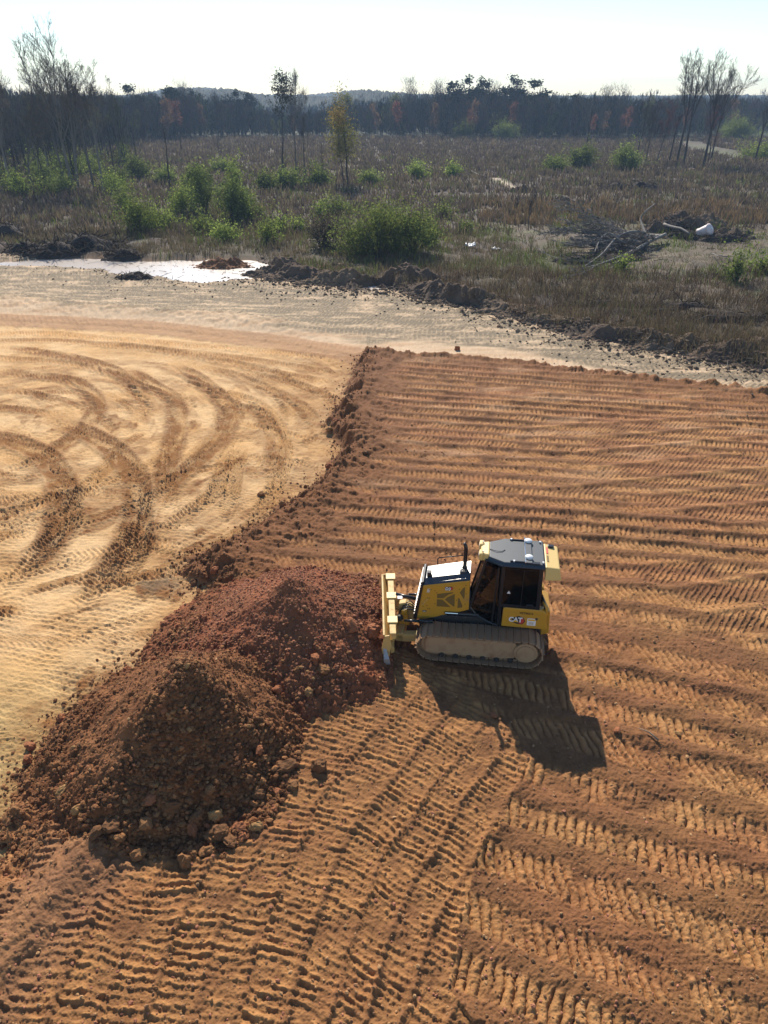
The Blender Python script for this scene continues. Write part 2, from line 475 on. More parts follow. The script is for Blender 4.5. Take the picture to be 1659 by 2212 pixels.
    if len(k):
        a_, b_ = X[k], Y[k]
        wv = .12 * pn(a_ * .9, b_ * .9) + .5 * pn(a_ * .12, b_ * .12)
        rr = (b_ + wv + .12 * a_) / .215; ri = np.floor(rr); fr = rr - ri
        qq = (a_ + .9 * wv) / .31 + .5 * (ri % 2); fq = qq - np.floor(qq)
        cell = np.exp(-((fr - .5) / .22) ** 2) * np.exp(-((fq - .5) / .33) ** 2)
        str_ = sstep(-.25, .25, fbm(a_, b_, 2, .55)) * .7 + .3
        cell2 = (fr < .25 + .15 * np.cos(6.283 * fq)) * 1.0
        zc[k] += -.05 * cell * str_ * (.5 + .8 * hash1(ri * 7 + np.floor(qq) * 3)) - .035 * cell2 * str_ + .016 * fbm(a_, b_, 3, 3.0) + .010 * bill(a_, b_, 8.)
        if want_col:
            dk_ = (.22 * cell * str_)[:, None]  # pits get a darker, moister soil colour that also strengthens their weak shading
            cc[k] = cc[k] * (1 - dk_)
        brn_m = np.zeros(len(k))
        for P, w_, bs, tr in STROKES:
            lo = P.min(0) - 2; hi = P.max(0) + 2
            q = np.where((a_ > lo[0]) & (a_ < hi[0]) & (b_ > lo[1]) & (b_ < hi[1]))[0]
            if not len(q): continue
            d_, s_, g_ = d_line(a_[q], b_[q], P, True)
            L = np.hypot(*np.diff(P, axis=0).T).sum()
            ends = sstep(0, 2.5, s_) * sstep(0, 2.5, L - s_)
            e = d_ + .16 * rough[k][q]
            core = sstep(w_ * .62, w_ * .38, d_)
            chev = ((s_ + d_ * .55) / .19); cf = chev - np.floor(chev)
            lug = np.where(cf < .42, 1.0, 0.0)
            zc[k[q]] += core * (-.055 + .085 * lug * np.clip(tr, 0, 1.3)) * (.35 + .65 * ends) + .035 * np.exp(-((d_ - w_ * .62) / .11) ** 2) * ends
            patch = sstep(-.6, .05, fbm(s_ * .35 + 13 * w_ + L, g_ * d_ * 1.4, 2, 1.0))
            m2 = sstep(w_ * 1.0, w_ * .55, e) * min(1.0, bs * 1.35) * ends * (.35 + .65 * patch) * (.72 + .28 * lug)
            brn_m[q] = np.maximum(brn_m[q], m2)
        for (bx, by), r_, s_ in BLOTCH:
            d_ = np.hypot(a_ - bx, (b_ - by) * 1.3) + .5 * fbm(a_, b_, 3, 1.3)
            brn_m = np.maximum(brn_m, s_ * sstep(r_ * 1.15, r_ * .6, d_))
        rho = np.hypot(a_ + 16.5, b_ - 31.5); tht = np.arctan2(b_ - 31.5, a_ + 16.5)
        zone = sstep(15.5, 18, b_) * sstep(46, 40, b_)
        st_ = sstep(.12, .42, fbm(rho * .9 + 40, tht * 2.2, 3, 1.0)) * .55 + sstep(.15, .5, fbm(rho * 2.2, tht * 3.0 + 9, 2, 1.0)) * .3
        brn_m = np.maximum(brn_m, np.maximum(st_, sstep(.05, .5, fbm(a_ * .4 + 5, b_ * .7, 3, .8)) * .5) * zone)
        # many fainter turning tracks round the same centre, each a narrow band of tread
        for cx0, cy0, wdt, sd0 in ((-16.5, 31.5, 1.15, 0), (-22.0, 26.0, 1.7, 40), (-12.0, 38.0, 1.5, 80)):
            r_ = np.hypot(a_ - cx0, (b_ - cy0)) + .5 * pn(a_ * .12 + sd0, b_ * .12); t_ = np.arctan2(b_ - cy0, a_ - cx0)
            qn = r_ / wdt; rn = np.floor(qn); fn = np.abs(qn - rn - .5) * wdt
            on = (hash1(rn, sd0 + 1) > .45) * sstep(.0, .25, fbm(t_ * 2.0 + 7 * rn, r_ * 0 + sd0, 2, 1.0) + .1) * zone * sstep(3.0, 5.0, r_)
            cm = sstep(.30, .22, fn) * on
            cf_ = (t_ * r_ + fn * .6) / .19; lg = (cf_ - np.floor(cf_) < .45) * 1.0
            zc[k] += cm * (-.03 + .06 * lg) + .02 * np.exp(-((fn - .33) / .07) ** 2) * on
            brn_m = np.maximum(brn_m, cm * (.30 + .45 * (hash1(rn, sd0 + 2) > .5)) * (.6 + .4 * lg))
        eb = sstep(2.6, .1, -SD[k] + 1.1 * fbm(a_, b_, 3, .8)) * .65
        brn_m = np.maximum(brn_m, eb)
        zc[k] += brn_m * (.05 * bill(a_, b_, 5.0) + .04 * bill(a_, b_, 11.0) + .02 * rough[k])
        if want_col:
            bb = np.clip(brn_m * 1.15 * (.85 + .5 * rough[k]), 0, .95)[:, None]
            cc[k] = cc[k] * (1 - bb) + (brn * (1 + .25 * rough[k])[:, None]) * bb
            for (gx_, gy_), r_ in ((G(345, 1262, SAND_Z), .9), (G(470, 1040, SAND_Z), .3)):
                m_ = (sstep(r_, r_ * .3, np.hypot(a_ - gx_, (b_ - gy_) * 1.6) + .3 * rough[k]) * .7)[:, None]
                cc[k] = cc[k] * (1 - m_) + np.array([.20, .135, .075]) * m_
    # ------- THE FILL
    k = np.where(SD > -.6)[0]
    if len(k):
        a_, b_, s_ = X[k], Y[k], SD[k]
        lump = bill(a_, b_, 2.6) * .5 + bill(a_, b_, 6.3) * .3 + bill(a_ + 9, b_, 14.) * .2
        rg = rough[k]
        up = sstep(-.55, .9, s_ + .45 * fbm(a_, b_, 3, .7))
        # ordinary passes, left-right
        kk = np.interp(b_, [6, 13, 18, 26, 36, 42], [.42, .36, .17, .15, .22, .26])
        v = b_ + kk * (a_ - 2) + .08 * fbm(a_ * .18, b_ * .5, 2) + .04 * pn(a_ * .8, b_ * .8)
        per = 1.0
        q = np.interp(v, [-20, 14, 20, 70], [-34 / 1.28, 0, 5.2, 5.2 + 50 / .84]); ri = np.floor(q); fr = q - ri
        jit = (hash1(ri, 5) - .5) * .16; fr2 = fr + jit
        pad = sstep(.02, .12, fr2) * sstep(.66, .54, fr2)
        skew = (hash1(ri, 3) - .5) * .8
        bar, dome, bi = grousers(a_ + skew * fr * per + .05 * pn(a_ * 3, b_ * 3), 0, 1, .185, hash1(ri, 4))
        brk = sstep(-.55, .05, fbm(a_ + 40, b_, 3, .9)); vary = .4 + 1.0 * hash1(bi * 7 + ri * 13)
        wnd = np.exp(-((fr2 - .82) / .16) ** 2)
        hF = pad * (-.045 + brk * (.055 * dome * vary - .045 * (1 - dome) ** 3)) + .055 * wnd * (.3 + 1.2 * hash1(ri, 8)) * (1 + .5 * fbm(a_ * .3, b_ * 3, 2))
        # second, steeper passes on the right
        dg = np.where((b_ > 15) & (b_ < 36), sstep(.12, .3, fbm(a_ * .12 + 3, b_ * .25, 2, 1.0)) * sstep(4, 8, a_), 0)
        v2 = b_ - .20 * a_ + .3 * pn(a_ * .2, b_ * .2); q2 = v2 / 1.4; r2 = np.floor(q2); f2 = q2 - r2
        bar2, dome2, _ = grousers(a_ - .75 * b_ + .04 * pn(a_ * 3, b_ * 3), 0, 1, .20, hash1(r2, 4))
        h2 = sstep(.05, .15, f2) * sstep(.8, .7, f2) * (.05 * bar2 - .03) + .05 * np.exp(-((f2 - .88) / .1) ** 2)
        hF = hF * (1 - dg) + h2 * dg
        # foreground passes turning towards the camera
        gi = np.interp(a_, _xs, _gx_int); th = np.interp(a_, _xs, _th)
        tl = a_ - (b_ - 9) * np.tan(th) * .95 + .12 * pn(a_ * .7, b_ * .7)
        q3 = tl / .86 + .22 * pn(tl * .35, b_ * .2); r3 = np.floor(q3); f3 = q3 - r3
        sl = b_ + gi + .09 * pn(a_ * .9, b_ * .9) + .05 * pn(a_ * 2, b_ * 2) + .28 * (hash1(r3, 2) - .5) * f3 + .03 * pn(a_ * 7, b_ * 7)
        bar3, dome3, b3 = grousers(sl, 0, 1, .178, hash1(r3, 9) * .45)
        # bars are steep on one side
        ff = sl / .178 + hash1(r3, 9) * .45; ff = ff - np.floor(ff)
        saw = np.where(ff < .8, ff / .8, (1 - ff) / .2)
        v3 = .55 + .9 * hash1(b3 * 3 + r3 * 11)
        gapm = np.exp(-((f3 - .93) / .09) ** 2) + np.exp(-((f3 + .07) / .09) ** 2)
        brk3 = sstep(-.75, .0, fbm(a_ + 90, b_, 3, 1.1)) * (.55 + .45 * sstep(-.2, .15, fbm(a_, b_ + 55, 2, 2.6)))
        h3 = (.034 * saw ** 1.6 + .034 * bar3) * brk3 * v3 - .03 + gapm * (.025 + .02 * (hash1(r3, 6) > .55) + .05 * rg + .05 * lump)
        jx = .25 * pn(a_ * 1.1, b_ * 1.1)
        inP = in_poly(a_ + jx, b_ + jx, PASS_POLY)
        dP = d_line(a_ + jx, b_ + jx, PASS_B)
        hF = np.where(inP, h3, hF) + .07 * np.exp(-(dP / .14) ** 2) * (b_ < 14.5) * (.4 + .6 * brk)
        # near the dumped heaps the surface is loose
        lobes = fbm(a_ * .25, v * 1.0, 2, .8)
        loose = np.clip(sstep(3.1, 1.7, s_ + .7 * rg + 1.6 * lobes), 0, 1) * (b_ > 11) * np.where(a_ > 1.5, .35 + 0 * a_, 1)
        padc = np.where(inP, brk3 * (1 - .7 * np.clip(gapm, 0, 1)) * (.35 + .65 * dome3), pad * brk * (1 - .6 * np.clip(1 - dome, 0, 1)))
        hF = hF * (1 - loose) + loose * (.20 * lump + .07 * rg + .16 * np.exp(-((s_ - 1.1) / .8) ** 2) * (.6 + .8 * lobes))
        padc = padc * (1 - loose)
        # under the machine the soil is pressed level
        lx = (a_ - DZ_O[0]) * DZ_F[0] + (b_ - DZ_O[1]) * DZ_F[1]; ly = (a_ - DZ_O[0]) * DZ_L[0] + (b_ - DZ_O[1]) * DZ_L[1]
        und = sstep(2.0, 1.75, np.abs(lx)) * sstep(1.5, 1.25, np.abs(ly))
        cr = .030 * bill(a_, b_, 5.) + .032 * bill(a_ + 20, b_, 9.5) + .022 * bill(a_ + 3, b_, 17.) + .02 * rg
        hF = hF * (1 - und) - .05 * und
        edge_lip = .15 * np.exp(-((s_ - .55) / .35) ** 2) * (1 + rg) * (b_ > 24)
        zf = SAND_Z + (-SAND_Z + .03 * big[j][k]) * up + (hF + cr + edge_lip + .03 * mid[j][k]) * up + .10 * lump * sstep(-.5, .1, s_) * sstep(1.4, .5, s_)
        wr = ridge_h(a_, b_, WIND, .55, .2)
        zf = np.maximum(zf, np.where(wr > -.3, wr - .12 + .07 * lump * 2 + .03 * rg, -9))
        m_ = sstep(-.5, -.1, s_ + .3 * rg)
        zc[k] = zc[k] * (1 - m_) + zf * m_
        if want_col:
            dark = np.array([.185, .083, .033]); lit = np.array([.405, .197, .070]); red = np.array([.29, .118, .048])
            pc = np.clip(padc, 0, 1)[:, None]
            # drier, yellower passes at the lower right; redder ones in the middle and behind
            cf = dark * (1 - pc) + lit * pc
            lft = (sstep(8, 2, s_ + 2.5 * mid[j][k]) * (b_ > 13) * .45)[:, None]
            cf = cf * (1 - lft) + np.array([.20, .082, .029]) * lft
            yel = (sstep(0, 6, a_ - .2 * (b_ - 10)) * sstep(-.3, .3, mid[j][k]) * .4)[:, None]
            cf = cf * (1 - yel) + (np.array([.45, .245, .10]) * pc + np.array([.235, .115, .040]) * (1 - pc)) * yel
            rd = (sstep(-.05, .4, fbm(a_ * .35 + 11, b_ * .9, 3, .5)) * .45)[:, None]
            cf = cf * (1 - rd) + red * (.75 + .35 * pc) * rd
            pal = (sstep(.2, .5, fbm(a_ * .3 + 70, b_ * 1.1, 3, .7)) * sstep(18, 30, b_) * .5)[:, None]
            cf = cf * (1 - pal) + np.array([.50, .29, .15]) * pal
            lo_ = loose[:, None] * .8
            cf = cf * (1 - lo_) + np.array([.18, .074, .026]) * lo_
            wm = sstep(-.3, .0, wr)[:, None] * .6
            cf = cf * (1 - wm) + np.array([.23, .115, .058]) * wm
            cf = cf * (1 + .16 * rg)[:, None]
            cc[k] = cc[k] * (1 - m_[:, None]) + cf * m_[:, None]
    z[j] = zc + np.where(dclear[j] < 3, .15 * sstep(3, 0, dclear[j]) * np.abs(rough), 0)
    if want_col:
        # wet mud by the pools
        C[j] = cc
    # hollows that hold the pools
    for (bx, by), rx, ry_ in POOLS:
        k = np.where((np.abs(x - bx) < rx * 3) & (np.abs(y - by) < ry_ * 3))[0]
        if not len(k): continue
        d_ = np.sqrt(((x[k] - bx) / rx) ** 2 + ((y[k] - by) / ry_) ** 2) + .28 * fbm(x[k], y[k] * 1.6, 3, .35)
        m_ = sstep(1.6, 1.2, d_)
        z[k] = z[k] * (1 - m_) + (SAND_Z - .30 + .10 * pn(x[k] * .9, y[k] * 2)) * m_
        if want_col:
            C[k] = C[k] * (1 - m_[:, None] * .6) + np.array([.36, .22, .12]) * m_[:, None] * .6
    return z, np.clip(C, .01, .9)

# the bulldozer's place on the ground (needed by the ground under it)
DZ_O = (2.62, 16.01); DZ_A = math.radians(172.0)
DZ_F = (math.cos(DZ_A), math.sin(DZ_A)); DZ_L = (-math.sin(DZ_A), math.cos(DZ_A))
POOLS = [(G(465, 580, SAND_Z), 4.2, 3.6), (G(365, 575, SAND_Z), 4.0, 2.6), (G(250, 569, SAND_Z), 3.8, 1.7), (G(155, 563, SAND_Z), 3.8, 1.5), (G(60, 566, SAND_Z), 3.4, .9), (G(812, 618, SAND_Z), 1.1, .9)]

# rows of the sheet: fine near the camera, coarser with distance
rows = [-40, -20, -8, 0, 2.5, 4.0]
yy = 4.8
while yy < 62:
    rows.append(yy)
    dd = math.hypot(yy, CAM_H)
    yy += max(0.016, dd * dd / CAM_H / 735.0 * 0.80)
while yy < 420:
    rows.append(yy); yy += max(.25, (yy * yy) / CAM_H / 735.0 * 1.3)
rows += [450, 520, 650, 850, 1200, 1800, 3000, 6000, 12000]
rows = np.array(rows)
nc = 1320
uu = np.linspace(-.86, .86, nc)
ext = np.array([.88, .92, 1.0, 1.15, 1.4, 2.0, 3.5])
uu = np.concatenate([-ext[::-1], uu, ext])
RY = np.repeat(rows, len(uu))
wid = np.maximum(rows * .90 + 5.4, 11.0)
RX = (wid[:, None] * uu[None, :]).ravel()
gz, gc = ground(RX, RY)
V = np.column_stack([RX, RY, gz])
nr, ncl = len(rows), len(uu)
idx = np.arange(nr * ncl).reshape(nr, ncl)
F = np.column_stack([idx[:-1, :-1].ravel(), idx[:-1, 1:].ravel(), idx[1:, 1:].ravel(), idx[1:, :-1].ravel()])
M_soil = soil_mat('soil', detail=16, bump=.45, dist=.03, var=.22)
g_me = mesh_np('ground', V, F, gc, smooth=True)
g_ob = tag(link('ground', g_me, M_soil), kind='structure')
print('ground verts', len(V))
def gh(x, y):
    z, _ = ground(np.atleast_1d(np.asarray(x, float)), np.atleast_1d(np.asarray(y, float)), False)
    return z
def gh1(x, y): return float(gh(x, y)[0])

# water standing in the hollows
def water_mat():
    m, nt, b = mat('muddy_water')
    b.inputs['Base Color'].default_value = (.60, .52, .45, 1)
    b.inputs['Roughness'].default_value = .24
    b.inputs['Specular IOR Level'].default_value = .9
    n1 = N(nt, 'ShaderNodeTexNoise', Scale=5.0, Detail=2.0)
    geo = N(nt, 'ShaderNodeNewGeometry'); nt.links.new(geo.outputs['Position'], n1.inputs['Vector'])
    bp = N(nt, 'ShaderNodeBump', Strength=.02, Distance=.01)
    nt.links.new(n1.outputs[0], bp.inputs['Height']); nt.links.new(bp.outputs[0], b.inputs['Normal'])
    return m
M_water = water_mat()
def sheet(name, cx, cy, rx, ry, z, m):
    a = np.linspace(0, 2 * math.pi, 40, endpoint=False)
    v = [(cx, cy, z)] + [(cx + rx * math.cos(t), cy + ry * math.sin(t), z) for t in a]
    f = [(0, i + 1, (i + 1) % 40 + 1) for i in range(40)]
    me = bpy.data.meshes.new(name); me.from_pydata(v, [], f); me.update()
    return link(name, me, m)
for i, ((bx, by), rx, ry) in enumerate(POOLS):
    tag(sheet('water', bx, by, rx * 1.5, ry * 1.5, SAND_Z - .16 - .004 * i, M_water), kind='structure')
# ------------------------------------------------------------------ THE BULLDOZER (local x = forward, y = its left side, z up)
def mesh_bm(name, V, F, mats, parent, bevel=0.0, smooth=False):
    me = bpy.data.meshes.new(name); me.from_pydata([tuple(v) for v in V], [], F); me.update()
    o = link(name, me, mats, parent)
    if bevel > 0:
        md = o.modifiers.new('bevel', 'BEVEL'); md.width = bevel; md.segments = 2; md.limit_method = 'ANGLE'; md.angle_limit = math.radians(35)
    if smooth:
        for p in me.polygons: p.use_smooth = True
    return o
class MB:
    """collects simple shapes; build() links them as ONE mesh object"""
    def __init__(s): s.V = []; s.F = []
    def add(s, V, F):
        b = len(s.V); s.V += [tuple(v) for v in V]; s.F += [tuple(i + b for i in f) for f in F]; return s
    def loft(s, A, B):
        n = len(A)
        return s.add(list(A) + list(B), [tuple(range(n))[::-1], tuple(range(n, 2 * n))] + [(i, (i + 1) % n, (i + 1) % n + n, i + n) for i in range(n)])
    def box(s, x0, x1, y0, y1, z0, z1):
        return s.loft([(x0, y0, z0), (x1, y0, z0), (x1, y1, z0), (x0, y1, z0)], [(x0, y0, z1), (x1, y0, z1), (x1, y1, z1), (x0, y1, z1)])
    def side(s, P, y0, y1):
        """polygon in the xz plane thickened in y"""
        return s.loft([(x, y0, z) for x, z in P], [(x, y1, z) for x, z in P])
    def plan(s, P, z0, z1):
        return s.loft([(x, y, z0) for x, y in P], [(x, y, z1) for x, y in P])
    def tube(s, P, r, n=10, closed=False):
        P = [Vector(p) for p in P]
        rs = r if isinstance(r, (list, tuple)) else [r] * len(P)
        rings = []
        for i, p in enumerate(P):
            d = (P[min(i + 1, len(P) - 1)] - P[max(i - 1, 0)]).normalized()
            a = d.cross(Vector((0, 0, 1)) if abs(d.z) < .9 else Vector((0, 1, 0))).normalized(); b = d.cross(a)
            rings.append([p + (a * math.cos(2 * math.pi * k / n) + b * math.sin(2 * math.pi * k / n)) * rs[i] for k in range(n)])
        V = [v for r_ in rings for v in r_]; F = []
        for i in range(len(P) - 1):
            for k in range(n):
                F.append((i * n + k, i * n + (k + 1) % n, (i + 1) * n + (k + 1) % n, (i + 1) * n + k))
        F += [tuple(range(n))[::-1], tuple((len(P) - 1) * n + k for k in range(n))]
        return s.add(V, F)
    def build(s, name, m, parent=None, bevel=0.0, smooth=False):
        return mesh_bm(name, s.V, s.F, m, parent, bevel, smooth)

mud = (.235, .135, .075)
M_yel = plain('yellow_paint', (.56, .29, .022), rough=.42, dirt=(.42, .24, .08), dirt_amt=.22, scale=4, coat=.15)
M_yel2 = plain('dusty_yellow_paint', (.60, .40, .13), rough=.6, dirt=(.42, .27, .13), dirt_amt=.35, scale=5)
M_blk = plain('black_paint', (.012, .014, .018), rough=.28, dirt=(.06, .05, .04), dirt_amt=.02, scale=5)
M_hoodtop = plain('gloss_black_hood', (.015, .018, .024), rough=.22, spec=.8, coat=.6)
M_roof = plain('roof_grey_blue', (.026, .040, .056), rough=.5, dirt=(.12, .10, .08), dirt_amt=.12)
M_roofy = plain('cream_yellow_plastic', (.70, .49, .17), rough=.5, dirt=(.5, .35, .16), dirt_amt=.05)
M_dark = plain('dark_steel', (.03, .028, .026), rough=.6, dirt=mud, dirt_amt=.2)
M_shoe = plain('muddy_track_steel', (.34, .205, .11), rough=.75, dirt=(.42, .23, .11), dirt_amt=.45, scale=7, bump=.5)
M_frame = plain('mud_caked_frame', (.42, .27, .145), rough=.9, dirt=(.25, .10, .045), dirt_amt=.40, scale=2.5, bump=.6)
M_chrome = plain('chrome_rod', (.8, .8, .8), rough=.12, metal=1)
M_white = plain('white_plastic', (.75, .75, .74), rough=.4)
M_wear = plain('worn_steel', (.42, .40, .38), rough=.45, metal=.5, dirt=mud, dirt_amt=.3)
M_sticker = plain('sticker', (.62, .55, .45), rough=.5, dirt=(.35, .3, .3), dirt_amt=.2, scale=30)
M_mesh = plain('perforated_screen', (.19, .115, .022), rough=.7, dirt=(.06, .045, .02), dirt_amt=.4, scale=120)
M_letb = plain('black_lettering', (.02, .02, .02), rough=.5)
M_letw = plain('white_lettering', (.8, .8, .8), rough=.5)
M_red = plain('red_decal', (.55, .05, .03), rough=.5)
M_tri = plain('yellow_decal', (.80, .45, .02), rough=.5)
M_seat = plain('seat_fabric', (.03, .03, .032), rough=.8)
def glass_mat():
    m = bpy.data.materials.new('tinted_glass'); m.use_nodes = True; nt = m.node_tree; nt.nodes.clear()
    out = N(nt, 'ShaderNodeOutputMaterial'); tr = N(nt, 'ShaderNodeBsdfTransparent'); gl = N(nt, 'ShaderNodeBsdfGlossy'); mx = N(nt, 'ShaderNodeMixShader'); fr = N(nt, 'ShaderNodeFresnel', IOR=1.5)
    tr.inputs[0].default_value = (.14, .14, .125, 1); gl.inputs['Roughness'].default_value = .03; gl.inputs[0].default_value = (.45, .45, .45, 1)
    nt.links.new(fr.outputs[0], mx.inputs[0]); nt.links.new(tr.outputs[0], mx.inputs[1]); nt.links.new(gl.outputs[0], mx.inputs[2]); nt.links.new(mx.outputs[0], out.inputs[0])
    return m
M_glass = glass_mat(); M_glassd = glass_mat(); M_glassd.name = 'dark_glass'
for _n in M_glassd.node_tree.nodes:
    if _n.type == 'BSDF_TRANSPARENT': _n.inputs[0].default_value = (.05, .055, .05, 1)

def text(body, name, m, parent, x, y, z, size, bold=.0, shear=0.0, scale_x=1.0, thick=.002):
    cu = bpy.data.curves.new(name, 'FONT'); cu.body = body; cu.size = size; cu.extrude = thick; cu.offset = bold; cu.shear = shear; cu.resolution_u = 3
    t = bpy.data.objects.new(name, cu); COL.objects.link(t)
    bpy.context.view_layer.update()
    me = bpy.data.meshes.new_from_object(t.evaluated_get(bpy.context.evaluated_depsgraph_get()))
    bpy.data.objects.remove(t); bpy.data.curves.remove(cu)
    R = Matrix(((-scale_x, 0, 0, x), (0, 0, 1, y), (0, 1, 0, z), (0, 0, 0, 1)))
    me.transform(R)
    return link(name, me, m, parent)

dz = tag(empty('bulldozer', (DZ_O[0], DZ_O[1], 0.0), DZ_A), 'small yellow crawler bulldozer with black cab facing the reddish dirt heap', 'bulldozer')
YS = (1, -1)
# --- running gear
def belt_path():
    fc, fr = (1.22, .455), .415; rc, rr = (-1.22, .475), .440
    P = []
    for a in np.linspace(-90, 78, 22): P.append((fc[0] + fr * math.cos(math.radians(a)), fc[1] + fr * math.sin(math.radians(a))))
    n = 26
    a0 = P[-1]; b0 = (rc[0] + rr * math.cos(math.radians(92)), rc[1] + rr * math.sin(math.radians(92)))
    for i in range(1, n):
        t = i / n; P.append((a0[0] + (b0[0] - a0[0]) * t, a0[1] + (b0[1] - a0[1]) * t - .018 * math.sin(math.pi * 2 * t) ** 2))
    for a in np.linspace(92, 270, 24): P.append((rc[0] + rr * math.cos(math.radians(a)), rc[1] + rr * math.sin(math.radians(a))))
    P.append(P[0]); return P
def resample(P, n):
    P = np.array(P); d = np.r_[0, np.cumsum(np.hypot(*np.diff(P, axis=0).T))]
    t = np.linspace(0, d[-1], n, endpoint=False)
    return np.column_stack([np.interp(t, d, P[:, 0]), np.interp(t, d, P[:, 1])]), d[-1]
for s in YS:
    yc = s * .855; hw = .315
    Q, L = resample(belt_path(), 40); pitch = L / 40
    b = MB()
    for i in range(40):
        p = Q[i]; q = Q[(i + 1) % 40]; t = (q - p); t /= np.hypot(*t); nrm = np.array([t[1], -t[0]])
        def pt(u, h, y): return (p[0] + t[0] * u + nrm[0] * h, y, p[1] + t[1] * u + nrm[1] * h)
        u0, u1 = 0.004, pitch - .004
        ww = [(-hw, .03), (-hw + .03, 0)]
        A = [pt(u0 + .025, -.028, yc - hw), pt(u0, -.028, yc - hw + .05), pt(u0, -.028, yc + hw - .05), pt(u0 + .025, -.028, yc + hw), pt(u1 - .025, -.028, yc + hw), pt(u1, -.028, yc + hw - .05), pt(u1, -.028, yc - hw + .05), pt(u1 - .025, -.028, yc - hw)]
        B = [(a[0] + nrm[0] * .026, a[1], a[2] + nrm[1] * .026) for a in A]
        b.loft(A, B)
        b.loft([pt(u0, 0, yc - hw + .02), pt(u0, 0, yc + hw - .02), pt(u0 + .02, 0, yc + hw - .02), pt(u0 + .02, 0, yc - hw + .02)],
               [pt(u0 + .004, .045, yc - hw + .02), pt(u0 + .004, .045, yc + hw - .02), pt(u0 + .014, .045, yc + hw - .02), pt(u0 + .014, .045, yc - hw + .02)])
        # chain link and bolts below the plate
        for yy_ in (-.07, .07):
            b.loft([pt(.01, -.03, yc + yy_ - .015), pt(pitch - .01, -.03, yc + yy_ - .015), pt(pitch - .01, -.03, yc + yy_ + .015), pt(.01, -.03, yc + yy_ + .015)],
                   [pt(.02, -.10, yc + yy_ - .015), pt(pitch - .02, -.10, yc + yy_ - .015), pt(pitch - .02, -.10, yc + yy_ + .015), pt(.02, -.10, yc + yy_ + .015)])
    b.build('track', M_shoe, dz, bevel=.004)
    # frame with caked mud; idler and sprocket
    b = MB(); y0, y1 = s * .72, s * 1.06
    ya, yb = min(y0, y1), max(y0, y1)
    prof = [(1.40, .24), (1.42, .60), (1.36, .72), (.6, .745), (-.4, .76), (-.92, .77), (-.98, .70), (-.96, .26), (-.6, .20), (1.2, .19)]
    b.side(prof, ya, yb)
    b.side([(1.30, .70), (1.28, .80), (-.80, .83), (-.86, .74)], min(s * .74, s * .98), max(s * .74, s * .98))
    b.build('track_frame', M_frame, dz, bevel=.035)
    for k in range(6):
        xx = -.85 + k * .36
        w_ = MB().tube([(xx, s * .80, .175), (xx, s * 1.075, .175)], .075, 14)
        w_.build('track_roller', M_dark, dz, bevel=.01)
    t_ = MB()
    NT = 44
    T = [( -1.22 + (.30 + (.018 if k % 2 else 0)) * math.cos(2 * math.pi * k / NT), .50 + (.30 + (.018 if k % 2 else 0)) * math.sin(2 * math.pi * k / NT)) for k in range(NT)]
    t_.side(T, min(s * .80, s * 1.10), max(s * .80, s * 1.10))
    T2 = [( -1.22 + .235 * math.cos(2 * math.pi * k / 24), .50 + .235 * math.sin(2 * math.pi * k / 24)) for k in range(24)]
    t_.side(T2, min(s * 1.10, s * 1.125), max(s * 1.10, s * 1.125))
    t_.build('sprocket', M_frame, dz, bevel=.008)
    t_ = MB(); T = [(1.22 + .30 * math.cos(2 * math.pi * k / 28), .455 + .30 * math.sin(2 * math.pi * k / 28)) for k in range(28)]
    t_.side(T, min(s * .78, s * 1.0), max(s * .78, s * 1.0)); t_.build('idler', M_frame, dz, bevel=.015)
# --- chassis
MB().side([(1.62, .55), (1.62, .80), (1.0, 1.02), (-1.55, 1.05), (-1.62, .60), (-1.2, .42), (1.2, .42)], -.46, .46).build('chassis', M_dark, dz, bevel=.02)
# --- hood
hp = [(1.70, .80), (1.545, 1.93), (.34, 2.20), (.32, 1.27), (.62, 1.13), (1.05, 1.00), (1.25, .86)]
MB().side(hp, -.455, .455).build('hood', M_yel, dz, bevel=.015)
MB().loft([(1.55, -.462, 1.93), (1.55, .462, 1.93), (.335, .462, 2.205), (.335, -.462, 2.205)], [(1.50, -.28, 2.05), (1.50, .28, 2.05), (.335, .28, 2.33), (.335, -.28, 2.33)]).build('hood_top', M_hoodtop, dz, bevel=.012)
MB().side([(1.70, .80), (1.545, 1.93), (1.535, 2.03), (1.60, 2.01), (1.79, .80)], -.44, .44).build('grille_guard', M_blk, dz, bevel=.012)
gb_ = MB()
for k in range(13):
    z_ = .9 + k * .085; x_ = 1.79 - (z_ - .80) * .157
    gb_.box(x_ - .01, x_ + .012, -.37, .37, z_, z_ + .03)
gb_.build('grille', M_wear, dz)
